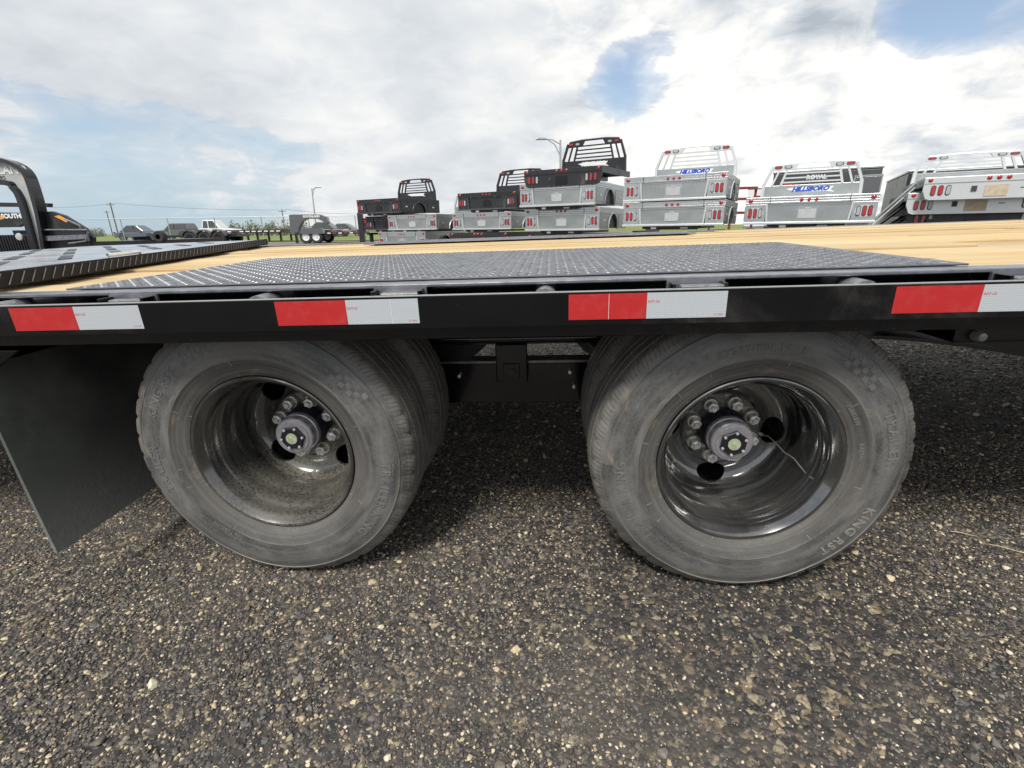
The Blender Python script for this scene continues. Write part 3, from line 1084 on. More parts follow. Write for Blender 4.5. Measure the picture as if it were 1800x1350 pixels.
def make_wheel(name, x, y, rim_mat, rot, letters, outer=True, flip=False, seed=0):
    w = empty(name, (x, y, ZC + (.016 if x < 0 else 0)), PI if flip else 0, parent=TR)
    tyre_mesh('tyre').build('tyre', 'tyre_rubber', w, smooth=True)
    # rim barrel
    prof = [(.2045, .040), (.2100, .006), (.2190, .0035), (.2225, .0000), (.2225, -.0035), (.2195, -.0055), (.2145, -.0045), (.2080, .004), (.2035, .013), (.1990, .019),
            (.1975, .030), (.1965, .048), (.1925, .054), (.1880, .064), (.1865, .085), (.1865, .106), (.1855, .111), (.1825, .119), (.1808, .130), (.1805, .165), (.1825, .178), (.1825, .196),
            (.200, .196), (.2225, .194), (.2225, .189), (.205, .184), (.2045, .155), (.192, .12), (.192, .075), (.2045, .060)]
    MB().lathe(prof, 120, closed=True).build('rim', rim_mat, w, smooth=True)
    if not outer:
        return w
    # disc with four hand holes: each quarter is stitched from its hole outwards
    FP = [(.064, .205), (.104, .205), (.109, .2075), (.115, .2135), (.135, .2185), (.155, .217), (.168, .2085), (.178, .195), (.1822, .178)]
    rs_, ys_ = zip(*FP)
    dm = MB().lathe([(.0645, .2125), (.064, .205), (.0725, .205), (.084, .205), (.0955, .205), (.104, .205)], 96, a0=-rot)
    ND_, RG = 96, 9
    for k in range(4):
        a = PI / 2 * k - rot
        ca, sa = math.cos(a), math.sin(a)
        hc = .1445
        ring0, ring1 = [], []
        for i in range(ND_):
            b = 2 * PI * i / ND_
            ring0.append((hc + .0295 * math.cos(b), .0410 * math.sin(b)))
            ux, uz = math.cos(b), math.sin(b)
            lo, hi = 0.0, .3
            for _ in range(30):
                md_ = (lo + hi) / 2
                px_, pz_ = hc + ux * md_, uz * md_
                rr_ = math.hypot(px_, pz_)
                inside = .104 <= rr_ <= .1822 and abs(math.atan2(pz_, px_)) <= PI / 4
                lo, hi = (md_, hi) if inside else (lo, md_)
            ring1.append((hc + ux * lo, uz * lo))
        vs, fs = [], []
        for g_ in range(-1, RG + 1):
            u = max(g_, 0) / RG
            for p0, p1 in zip(ring0, ring1):
                x_, z_ = p0[0] + (p1[0] - p0[0]) * u, p0[1] + (p1[1] - p0[1]) * u
                y_ = float(np.interp(math.hypot(x_, z_), rs_, ys_)) + (.009 if g_ < 0 else 0)
                vs.append((x_ * ca - z_ * sa, y_, x_ * sa + z_ * ca))
        for g_ in range(RG + 1):
            for i in range(ND_):
                fs.append((g_ * ND_ + i, g_ * ND_ + (i + 1) % ND_, (g_ + 1) * ND_ + (i + 1) % ND_, (g_ + 1) * ND_ + i))
        dm.add(vs, fs)
    dm.build('wheel_disc', rim_mat, w, smooth=True)
    # hub
    MB().lathe([(.066, .2125), (.066, .200), (.0640, .180), (.0600, .164), (.0575, .160), (.0, .160)], 48).build('hub', 'cap_black', w, smooth=True)
    hv = MB().lathe([(.0560, .162), (.0590, .1575), (.0590, .143), (.0570, .141), (.0560, .1405), (.0550, .130), (.0560, .1285), (.0560, .116), (.0530, .1125), (.0460, .1115), (.0455, .1085), (.0, .1075)], 56).build('hub_cover', 'hub_grey', w, smooth=True)
    cp = MB()
    cp.lathe([(.0375, .1085), (.0372, .1020), (.0340, .1000), (.0, .1000)], 6, a0=rot + .3)
    cp.build('hub_cap', 'cap_black', w)
    MB().lathe([(.0168, .0999), (.0164, .0975), (.011, .0968), (.0, .0965)], 28).build('oil_window', 'oil_window', w, smooth=True)
    for k in range(6):
        a = rot + .3 + PI / 3 * k
        c_ = MB().lathe([(.0040, .1010), (.0038, .0975), (.0, .0968)], 10).build('cap_bolt', 'white_bolt', w, smooth=True)
        c_.location = (.0315 * math.cos(a), 0, -.0315 * math.sin(a)) if False else (.0315 * math.cos(a), 0, .0315 * math.sin(a))
    for k in range(8):
        a = rot + PI / 8 + PI / 4 * k
        lx, lz = .0845 * math.cos(a), .0845 * math.sin(a)
        nut = MB().lathe([(.0225, .2048), (.0222, .1975), (.0185, .1925), (.0150, .1920)], 24).build('lug_washer', 'zinc_yellow', w, smooth=True)
        nut.location = (lx, 0, lz)
        h = MB().lathe([(.0165, .1918), (.0165, .1730), (.0145, .1705), (.0090, .1700)], 6, a0=a * 3 + seed)
        h.lathe([(.0090, .1705), (.0088, .1640), (.0070, .1620), (.0, .1618)], 14)
        hn = h.build('lug_nut', 'zinc', w)
        hn.location = (lx, 0, lz)
    # raised sidewall detail
    sm = MB()
    for phi in (20, 62, 100, 118, 150, 188, 200, 236, 270, 292, 330):
        p_ = math.radians(phi + seed * 17)
        a, b = polar_pt(.2275, p_, .0004), polar_pt(.2700, p_, .0004)
        sm.bar(a, b, .0014, .0014, up=(0, 1, 0))
    sm.build('mould_line', 'tyre_line', w)
    for body, r, phi, size, sp, mt in letters:
        sidewall_text(body, r, math.radians(phi), size, sp).build('lettering', mt, w)
    ck = MB()
    for base in ((105, 248, 30) if not seed else (75, 0, 232)):
        for i in range(7):
            for j in range(3):
                if (i + j) % 2:
                    continue
                p0, p1 = math.radians(base + seed * 40 + i * 2.6), math.radians(base + seed * 40 + (i + 1) * 2.6)
                r0, r1 = .303 + .0125 * j, .303 + .0125 * (j + 1)
                q = [polar_pt(r0, p0, .001), polar_pt(r1, p0, .001), polar_pt(r1, p1, .001), polar_pt(r0, p1, .001)]
                q2 = [polar_pt(r0, p0, -.001), polar_pt(r1, p0, -.001), polar_pt(r1, p1, -.001), polar_pt(r0, p1, -.001)]
                ck.add(q + q2, [(0, 1, 2, 3), (0, 4, 5, 1), (1, 5, 6, 2), (2, 6, 7, 3), (3, 7, 4, 0)])
    ck.build('checker_mark', 'tyre_letter', w)
    return w


YW = .1329
wl = make_wheel('wheel', -.726, YW, 'rim_dusty', PI / 4 + .06, [('TRAILER', .315, 186, .034, 1.15, 'tyre_letter'), ('KING RST', .315, 143, .034, 1.1, 'tyre_letter'), ('TRAILER KING', .315, -24, .034, 1.15, 'tyre_letter'),
                                                               ('LOAD RANGE E  MAX LOAD SINGLE', .283, 62, .010, 1.1, 'tyre_letter'), ('RADIAL TUBELESS', .283, 236, .012, 1.2, 'tyre_letter')])
tag(wl, 'dusty left dual wheel with beige dirt in the rim')
wr = make_wheel('wheel', .5028, YW, 'rim_black', .08, [('ST235/80R16  E', .300, 93, .024, 1.25, 'tyre_letter'), ('TRAILER', .315, 14, .034, 1.15, 'tyre_letter'), ('KING RST', .315, -36, .034, 1.15, 'tyre_line'),
                                                      ('TRAILER KING', .315, 200, .034, 1.15, 'tyre_letter'), ('RADIAL', .250, 8, .012, 1.2, 'tyre_letter'), ('TUBELESS', .250, 32, .012, 1.2, 'tyre_letter')], seed=1)
tag(wr, 'right dual wheel with glossy black rim and wired valve hose')
for nm, x in (('l', -.726), ('r', .5028)):
    make_wheel('wheel', x, YW + .283, 'rim_black', 0, [], outer=False)
    make_wheel('wheel', x, YFAR + .12 - YW, 'rim_black', 0, [], outer=False, flip=True)
    MB().tube([(x, .345, ZC), (x, YFAR - .21, ZC)], .058, 20).build('axle_tube', 'black_under', TR, smooth=True)
    MB().lathe([(.150, .62), (.165, .625), (.165, .70), (.150, .705), (.05, .705)], 40).build('brake_drum', 'black_under', TR, smooth=True, loc=(x, 0, ZC))
# valve hose of the right wheel
hs = MB()
pts = [(.118, .205, -.022), (.128, .192, -.020), (.140, .168, -.030), (.152, .140, -.044), (.164, .112, -.047), (.170, .090, -.057), (.178, .062, -.069), (.188, .036, -.071), (.197, .020, -.076), (.205, .006, -.077)]
hs.tube(pts, .0017, 8)
hs.build('valve_hose', 'hose', wr, smooth=True)
MB().tube([(.100, .222, -.018), (.118, .205, -.022)], [.004, .0052], 10).build('valve_stem', 'zinc_yellow', wr, smooth=True)


# ------------------------------------------------------------------ background: frames measured from the camera
FH = Vector((math.sin(YAW), math.cos(YAW), 0))
RH = Vector((math.cos(YAW), -math.sin(YAW), 0))


def up(px, py, D):
    """(sideways, height) of a photo point on the upright plane D metres ahead"""
    d = FV + RV * ((px - 900) / FOC) - UV_ * ((py - 675) / FOC)
    k = D / d.dot(FH)
    q = CAM + d * k
    return (q - CAM).dot(RH), q.z


def frame(name, px, D, py=405, parent=None):
    """an Empty on the ground below column px, its x axis along the picture, and a function photo point -> its (x, z)"""
    sx, _ = up(px, py, D)
    b = CAM + FH * D + RH * sx
    g0 = gz(b.x, b.y)
    o = empty(name, (b.x, b.y, g0), -YAW, parent)

    def fn(qx, qy, dD=0.0):
        x, z = up(qx, qy, D + dD)
        return x - sx, z - g0
    return o, fn


def stadium(cx, cz, w, h, n=7):
    """upright or lying stadium outline"""
    if h >= w:
        r = w / 2
        return arc(cx, cz + h / 2 - r, r, 0, 180, n) + arc(cx, cz - h / 2 + r, r, 180, 360, n)
    r = h / 2
    return arc(cx + w / 2 - r, cz, r, -90, 90, n) + arc(cx - w / 2 + r, cz, r, 90, 270, n)


def lamp_oval(parent, x, y, z, w, h, m, name='tail_light'):
    o = MB().prism_y(stadium(x, z, w, h), y - .012, y).build(name, 'rubber_trim', parent)
    MB().prism_y(stadium(x, z, w * .74, h * .84), y - .022, y - .0125).build('lens', m, o)
    return o


def lamp_round(parent, x, y, z, r, m='lens_red'):
    o = MB().lathe([(0, y - .018), (r * .7, y - .016), (r, y - .006), (r, y)], 18).build('marker_light', m, parent, smooth=True)
    o.location = (x, 0, z)
    return o


def rack(parent, m, y=2.45, logo=None, logo_mat='logo_blue', w0=1.06, w1=.88, top=1.60):
    r = empty('headache_rack', parent=parent)
    fr = MB()
    zb, zp = .58, 1.03
    fr.box(-w0 + .03, w0 - .03, y, y + .04, zb + .02, zp)
    fr.build('rack_panel', 'alu_dull' if m == 'alu_white' else m, r, bevel=.006)
    for s in (-1, 1):
        MB().bar((s * w0, y + .02, zb + .02), (s * (w0 - .02), y + .02, zp + .06), .07, .09, up=(0, 1, 0)).build('upright', m, r)
        MB().bar((s * (w0 - .02), y + .02, zp + .04), (s * w1, y + .02, top - .06), .06, .085, up=(0, 1, 0)).build('upright', m, r)
        MB().bar((s * .66, y + .02, zp), (s * .56, y + .02, top - .17), .05, .05, up=(0, 1, 0)).build('upright', m, r)
        MB().bar((s * .86, y + .02, zp), (s * .73, y + .02, top - .17), .045, .05, up=(0, 1, 0)).build('upright', m, r)
        pl = [(s * w1, top - .10), (s * (w1 - .06), top), (s * .30, top), (s * .40, top - .17), (s * (w1 + .02), top - .17)]
        MB().prism_y(pl if s < 0 else pl[::-1], y - .005, y + .045).build('corner_plate', m, r)
        lamp_oval(r, s * .76, y - .0055, top - .085, .17, .075, 'lens_red', 'rack_light')
        lamp_oval(r, s * .54, y - .0055, top - .085, .17, .075, 'lens_clear', 'rack_light')
    MB().tube([(-w1 + .05, y + .02, top - .02), (-.4, y + .02, top + .018), (.4, y + .02, top + .018), (w1 - .05, y + .02, top - .02)], .03, 8).build('top_bar', m, r, smooth=True)
    for k in range(4):
        z = zp + .075 + k * .115
        ww = .645 - .10 * (z - zp) / .5
        MB().box(-ww, ww, y + .005, y + .035, z - .02, z + .02).build('cross_bar', m, r)
    if logo:
        sw = MB()
        sw.prism_y([(x_, z_ + .07) for x_, z_ in ((-.52, .855), (-.36, .80), (-.28, .78), (.36, .765), (.54, .735), (.43, .80), (.50, .885), (.2, .89), (-.34, .89))], y - .006, y - .001)
        sw.build('logo_backing', 'logo_white', r)
        text_xz(logo, .15, 0, y - .0075, .905, .001, shear=.35, offset=.011, space=1.0).build('logo', logo_mat, r)
    return r


def bed_name(o, label, black):
    tag(o, label, 'truck bed', 'stacked truck beds')


def skirt_bed(label, px, Z, z, finish='alu', with_rack=False, logo=None, logo_mat='logo_blue', ribbed=False, theta=30.0, length=2.6, shift=(0, 0), zs=1.0):
    """a truck bed seen from its tail: deck band, light boxes, tail board, skirted sides with a wheel arch"""
    d = RH * math.cos(math.radians(theta)) - FH * math.sin(math.radians(theta))
    c = at(px, Z) + d * (1.2 + shift[0])
    o = empty('truck_bed', (c.x, c.y, z), -YAW - math.radians(theta))
    A, Bm, Wt = ('aluminium', 'alu_dull', 'alu_white') if finish == 'alu' else ('dark_panel', 'dark_panel', 'dark_grey')
    W = 1.2
    # deck band with two grooves
    for zz0, zz1, yy0 in ((.440, .487, 0.0), (.489, .541, .004), (.543, .60, 0.0)):
        MB().box(-W, W, yy0, length, zz0, zz1).build('deck_band', A, o, bevel=.004)
    for xs_ in (-.72, .72):
        MB().box(xs_ - .006, xs_ + .006, -.006, -.0005, .441, .599).build('seam', 'rubber_trim', o)
    MB().box(-W + .002, W - .002, .02, .09, .4385, .4396).build('seam', 'rubber_trim', o)
    MB().box(-.765, .765, .030, .0445, .405, .437).build('board_flange', Wt, o)
    for k_ in range(-2, 3):
        if k_:
            MB().lathe([(0, .026), (.012, .027), (.012, .0295), (0, .0295)], 8).build('rivet', 'zinc', o, loc=(k_ * .33, 0, .421))
    # side skirts
    for s in (-1, 1):
        a = arc(1.22, 0.0, .44, 180, 0, 16)
        poly = [(.08, 0.0)] + a + [(length, 0.0), (length, .438), (.08, .438)]
        x0, x1 = (W - .05, W - .008) if s > 0 else (-W + .008, -W + .05)
        sk = MB().prism_x(poly, x0, x1).build('side_skirt', Bm, o)
        rg = MB()
        pts = [(s * (W + .005), yy, zz) for yy, zz in arc(1.22, 0.0, .45, 180, 0, 16)]
        rg.tube(pts, .02, 6)
        rg.build('arch_trim', Wt, sk, smooth=True)
        for ya, yb in ((.12, .68), (1.76, 2.50)):
            MB().box(s * W - .012, s * W + .006, ya, yb, .06, .40).build('box_door', Bm, sk, bevel=.004)
            MB().box(s * W - .01, s * W + .018, (ya + yb) / 2 - .05, (ya + yb) / 2 + .05, .22, .27).build('latch', 'zinc', sk)
    MB().box(-W + .06, W - .06, .12, length - .02, .02, .436).build('under_body', 'black_under', o)
    # tail: lip, board, light boxes
    MB().box(-W, W, -.03, .10, -.03, .022).build('tail_lip', Wt, o, bevel=.006)
    tb = MB().box(-.765, .765, .045, .075, .024, .438).build('tail_board', Bm if not ribbed else A, o)
    if ribbed:
        for k in range(48):
            x = -.75 + 1.5 * (k + .5) / 48
            if abs(x) < .19:
                continue
            MB().box(x - .008, x + .008, .036, .0445, .03, .43).build('tread_rib', Bm, tb)
    for s in (-1, 1):
        bx = MB().box(s * .985 - .205, s * .985 + .205, .005, .078, .026, .436).build('light_box', A, o, bevel=.004)
        MB().bar((s * .745, .02, .024), (s * .775, .02, .438), .035, .055, up=(0, 1, 0)).build('post', Wt, o)
        MB().prism_y(stadium(s * .985, .235, .325, .26), -.002, .0045).build('light_mount', Wt, bx)
        for k, m in enumerate(('lens_red', 'lens_red', 'lens_clear')):
            xx = s * (1.085 - .098 * k)
            lamp_oval(o, xx, -.0025, .235, .075, .225, m)
        lamp_round(o, s * 1.10, -.001, .525, .046)
    for k in (-1, 0, 1):
        lamp_round(o, k * .135, .003, .515, .036)
    rc = MB()
    rc.box(-.165, .165, .030, .0445, .10, .305)
    rc.prism_y([(-.06, .305), (.06, .305), (.045, .345), (-.045, .345)], .028, .0445)
    rc.build('plate_recess', 'label_grey' if finish == 'alu' else 'black_under', o, bevel=.004)
    # hitch below
    h = MB()
    h.box(-.62, .62, .06, .16, -.125, -.031)
    h.box(-.70, -.63, .06, 2.3, -.10, -.031)
    h.box(.63, .70, .06, 2.3, -.10, -.031)
    h.build('hitch_frame', 'black_under', o)
    MB().prism_y(stadium(-.42, -.078, .14, .06), .052, .0595).build('label_oval', 'logo_white', o)
    MB().box(.22, .40, .052, .0595, -.105, -.06).build('label_plate', 'label_grey', o)
    if with_rack:
        rack(o, 'alu_white' if finish == 'alu' else 'dark_panel', length - .12, logo, logo_mat)
    bed_name(o, label, finish != 'alu')
    o.scale = (1, 1, zs)
    return o


def flat_bed(label, px, Z, z, finish='alu', with_rack=False, theta=30.0, length=2.6, tilt=0.0, logo=None, logo_mat='logo_white', paper=True, rack_s=1.0):
    """a skirtless bed: one tail plate with cut lower corners, thin deck behind it"""
    d = RH * math.cos(math.radians(theta)) - FH * math.sin(math.radians(theta))
    c = at(px, Z) + d * 1.2
    o = empty('truck_bed', (c.x, c.y, z), -YAW - math.radians(theta))
    o.rotation_euler = (tilt, 0, -YAW - math.radians(theta))
    A, Bm = ('alu_white', 'alu_dull') if finish == 'alu' else ('dark_panel', 'dark_panel')
    pl = [(-1.2, .46), (-1.2, .20), (-1.13, .03), (-1.05, 0), (1.05, 0), (1.13, .03), (1.2, .20), (1.2, .46)]
    MB().prism_y(pl, 0, .05).build('tail_plate', A, o, bevel=.006)
    MB().box(-1.195, 1.195, -.012, -.001, .335, .345).build('plate_seam', Bm, o)
    MB().box(-1.2, 1.2, .051, length, .40, .458).build('deck_sheet', A, o)
    for s in (-1, 1):
        MB().box(s * 1.16 - .04, s * 1.16 + .04, .052, length, .30, .398).build('side_rail', Bm, o)
        MB().box(s * .43 - .05, s * .43 + .05, .052, length, .22, .398).build('frame_rail', 'black_under', o)
        for k, m in enumerate(('lens_red', 'lens_red', 'lens_clear')):
            lamp_oval(o, s * (1.02 - .125 * k), -.001, .195, .085, .21, m)
        lamp_round(o, s * 1.10, -.001, .405, .042)
    for y in (.4, .9, 1.4, 1.9, 2.4):
        MB().box(-1.119, 1.119, y - .03, y + .03, .33, .397).build('deck_rib', 'black_under', o)
    for k in (-1, 0, 1):
        lamp_round(o, k * .15, -.001, .405, .042)
    MB().box(-.40, -.31, -.016, -.001, .15, .26).build('socket', 'rubber_trim', o)
    MB().box(-.18, .18, -.014, -.001, .05, .27).build('plate_pocket', 'cardboard' if (paper and finish == 'alu') else 'black_under', o)
    MB().box(.36, .46, -.008, -.001, .19, .205).build('slot', 'rubber_trim', o)
    if with_rack:
        r = rack(o, 'alu_white' if finish == 'alu' else 'dark_panel', length - .12, logo, logo_mat)
        r.scale = (1, 1, rack_s)
        r.location = (0, 0, .44 - .58 * rack_s)
    bed_name(o, label, finish != 'alu')
    return o


def stand(label, px, Z, top, theta=30.0):
    d = RH * math.cos(math.radians(theta)) - FH * math.sin(math.radians(theta))
    c = at(px, Z) + d * 1.2
    g0 = gz(c.x, c.y)
    o = empty('storage_stand', (c.x, c.y, g0), -YAW - math.radians(theta))
    h = top - g0
    for x in (-.9, .9):
        for y in (.3, 2.3):
            MB().box(x - .06, x + .06, y - .06, y + .06, 0, h - .085).build('leg', 'black_under', o)
        MB().box(x - .06, x + .06, .1, 2.5, h - .084, h - .002).build('beam', 'black_under', o)
    tag(o, label, 'stand', 'steel stands under the truck beds')


# the row of stacks from right (near) to left (far)
stand('black steel stand under the right-hand stack of flat beds', 1606, 10.8, 1.0)
flat_bed('black flat truck bed at the bottom of the right-hand stack', 1592, 11.05, .80, 'black', tilt=-.01)
flat_bed('silver flat truck bed, middle one of the right-hand stack', 1586, 10.95, 1.10, 'alu', tilt=-.012)
flat_bed('silver flat truck bed with rack on top of the right-hand stack', 1609, 10.6, 1.385, 'alu', with_rack=True, tilt=-.012, rack_s=.70)
stand('black steel stand under the single silver bed with blue lettering', 1306, 10.65, .84)
skirt_bed('silver skirted truck bed standing alone, rack with blue lettering', 1306, 10.65, .965, 'alu', True, 'HILLSBORO', 'logo_blue', ribbed=True, zs=.88)
stand('black steel stand under the two silver beds stacked beside the lone bed', 1094, 12.2, .83)
skirt_bed('lower silver truck bed under the ribbed bed with blue lettering', 1094, 12.2, .96, 'alu', zs=.9)
skirt_bed('silver truck bed with ribbed tail board and blue lettered rack, on top of another', 1093, 12.2, 1.545, 'alu', True, 'HILLSBORO', 'logo_blue', ribbed=True, zs=.9)
stand('black steel stand under the three-high stack', 923, 14.7, .26)
skirt_bed('silver truck bed at the very bottom of the three-high stack, only its band showing', 923, 14.7, .36 - .07, 'alu') if False else flat_bed('black flat bed on the ground below the three-high stack', 926, 14.75, .285, 'black', theta=30)
skirt_bed('lowest silver truck bed of the three-high stack', 923, 14.7, .875, 'alu')
skirt_bed('middle silver truck bed of the three-high stack, under the black bed', 914, 14.6, 1.56, 'alu')
flat_bed('black flat truck bed with white lettered rack on top of the three-high stack', 922, 14.5, 2.06, 'black', True, logo='HILLSBORO', tilt=.02)
stand('black steel stand under the silver and black pair of beds', 796, 16.9, .32)
flat_bed('black flat bed on the ground below the silver and black pair', 790, 16.9, .345, 'black')
skirt_bed('silver truck bed under the black bed with dark tail board', 796, 16.9, .93, 'alu', zs=.87)
skirt_bed('black truck bed with dark rack on top of a silver bed', 807, 17.2, 1.58, 'black', True, zs=.9)
stand('black steel stand under the farthest front silver bed', 683, 18.7, .13)
skirt_bed('silver bed at the very bottom, its top band just above the deck', 664, 18.9, .265, 'alu')
skirt_bed('leftmost silver truck bed in front of the two black beds', 683, 18.7, .95, 'alu', zs=.87)
stand('black steel stand under the leftmost two black beds', 634, 20.8, .83)
skirt_bed('lower black truck bed of the leftmost stack', 644, 20.8, .96, 'black', zs=.9)
skirt_bed('black truck bed with rack on top of the leftmost stack', 632, 20.6, 1.62, 'black', True, logo='~', logo_mat='logo_white', zs=.9)
stand('black steel stand under the pale bed behind the leftmost stack', 742, 22.5, .99)
flat_bed('pale silver flat bed with tall rack behind the leftmost stacks', 742, 22.5, 1.10, 'alu', True, paper=False)


# side rails leaning against the right-hand stack, their feet on the ground
for lab, m_, a_, b_, D_, w_ in (('silver side rail leaning against the left of the right-hand stack', 'alu_dull', (1624, 315), (1552, 378), 12.0, .16), ('upper black side rail leaning beside the silver rail', 'dark_panel', (1600, 352), (1545, 392), 12.3, .13),
                                ('lower black side rail leaning beside the silver rail', 'dark_panel', (1606, 372), (1556, 402), 12.6, .13), ('second silver rail leaning below the first', 'alu_dull', (1608, 330), (1546, 381), 12.4, .05)):
    o, fn = frame('side_rail', b_[0], D_)
    (xa, za), (xb, zb) = fn(*a_), fn(*b_)
    k_ = zb / max(za - zb, .01)
    xb, zb = xb + (xb - xa) * k_, 0.0
    MB().bar((xa, 0, za), (xb, 0, zb), w_, .06, up=(0, 1, 0)).build('rail', m_, o, bevel=.01)
    MB().bar((xa * .9 + xb * .1, -.032, za * .9 + zb * .1), (xa * .15 + xb * .85, -.032, za * .15 + zb * .85), .02, .02, up=(0, 1, 0)).build('bead', 'alu_white' if 'silver' in lab else 'black_under', o)
    tag(o, lab, 'rail', 'rails leaning at the right-hand stack')

# ------------------------------------------------------------------ enclosed trailers behind the lone bed
def box_trailer(label, px0, px1, ytop, D, mats, text=None, depth=4.5, door=None, ang=-.3):
    o, fn = frame('enclosed_trailer', px0, D)
    x1, zt = fn(px1, ytop)
    th_ = math.radians(30)
    xl = up(px0, 405, D)[0]
    w = x1 / (math.cos(th_) + (xl + x1) / D * math.sin(th_))
    o.rotation_euler = (0, 0, -YAW - th_)
    body = MB().box(0, w, 0, depth, .45, zt - .06).build('body', mats[0], o, bevel=.03)
    MB().box(-.02, w + .02, -.02, depth, zt - .059, zt).build('roof_trim', mats[1], o, bevel=.01)
    MB().box(-.015, w + .015, -.03, -.001, .38, .47).build('bumper', mats[1], o)
    for y in (1.7, 2.5):
        for x in (.12, w - .12):
            wh = MB().lathe([(0, -.10), (.22, -.10), (.34, -.09), (.35, 0), (.34, .1), (0, .1)], 20).build('wheel', 'tyre_far', o, rot=(0, 0, PI / 2))
            wh.location = (x, y, .35)
    MB().tube([(w / 2, 0.2, .4), (w / 2, -.02, .03)], .03, 8).build('jack', 'black_under', o)
    if door:
        a, b = door
        MB().box(a, b, -.022, -.001, .55, zt - .25).build('door', mats[2], o, bevel=.01)
        for aa, bb, c, d_ in ((a - .035, a, .52, zt - .21), (b, b + .035, .52, zt - .21)):
            MB().box(aa, bb, -.03, -.001, c, d_).build('door_trim', mats[1], o)
        MB().box(a, b, -.03, -.0225, zt - .245, zt - .21).build('door_trim', mats[1], o)
        MB().box(b - .12, b - .06, -.06, -.0225, zt * .6, zt * .6 + .04).build('door_handle', 'zinc', o)
    if text:
        text_xz(text[0], text[1], text[2], -.004, zt - text[3], .002, offset=.006).build('lettering', text[4], o)
    MB().box(.25, .55, -.008, -.001, zt - .42, zt - .34).build('tail_light', 'lens_red', o)
    tag(o, label, 'trailer', 'enclosed trailers behind the truck beds')
    return o


box_trailer('dark enclosed trailer with a side door behind the lone silver bed', 1346, 1552, 299, 14.6, ('dark_grey', 'alu_dull', 'paint_grey'), ('ROYAL', .15, 1.05, .20, 'logo_white'), door=(1.95, 2.5))
box_trailer('black enclosed trailer behind the right-hand stack of beds', 1575, 1830, 296, 15.8, ('dark_panel', 'alu_dull', 'paint_blue'), ('ROYAL', .15, 2.0, .38, 'logo_white'), door=(.45, 1.05))
box_trailer('small white enclosed trailer seen between two silver stacks', 1306, 1352, 330, 23.0, ('paint_white', 'alu_dull', 'paint_white'), ('SAS', .22, .7, .45, 'logo_blue'))
# red rack trailer between the stacks
o, fn = frame('frame_trailer', 1290, 19.0)
for a, b in (((1290, 331), (1332, 330)), ((1290, 350), (1332, 349)), ((1290, 374), (1330, 374))):
    (xa, za), (xb, zb) = fn(*a), fn(*b)
    MB().bar((xa, 0, za), (xb, 0, zb), .07, .09).build('rail', 'rust_red', o)
    MB().bar((xa, 1.9, za), (xb, 1.9, zb), .07, .09).build('rail', 'rust_red', o)
for q in (1291, 1331):
    xa, za = fn(q, 328)
    for y in (0.06, 1.96):
        MB().box(xa - .04, xa + .04, y - .02, y + .02, 0, za).build('post', 'rust_red', o)
tag(o, 'rusty red steel frame trailer in the gap between two silver stacks', 'trailer')


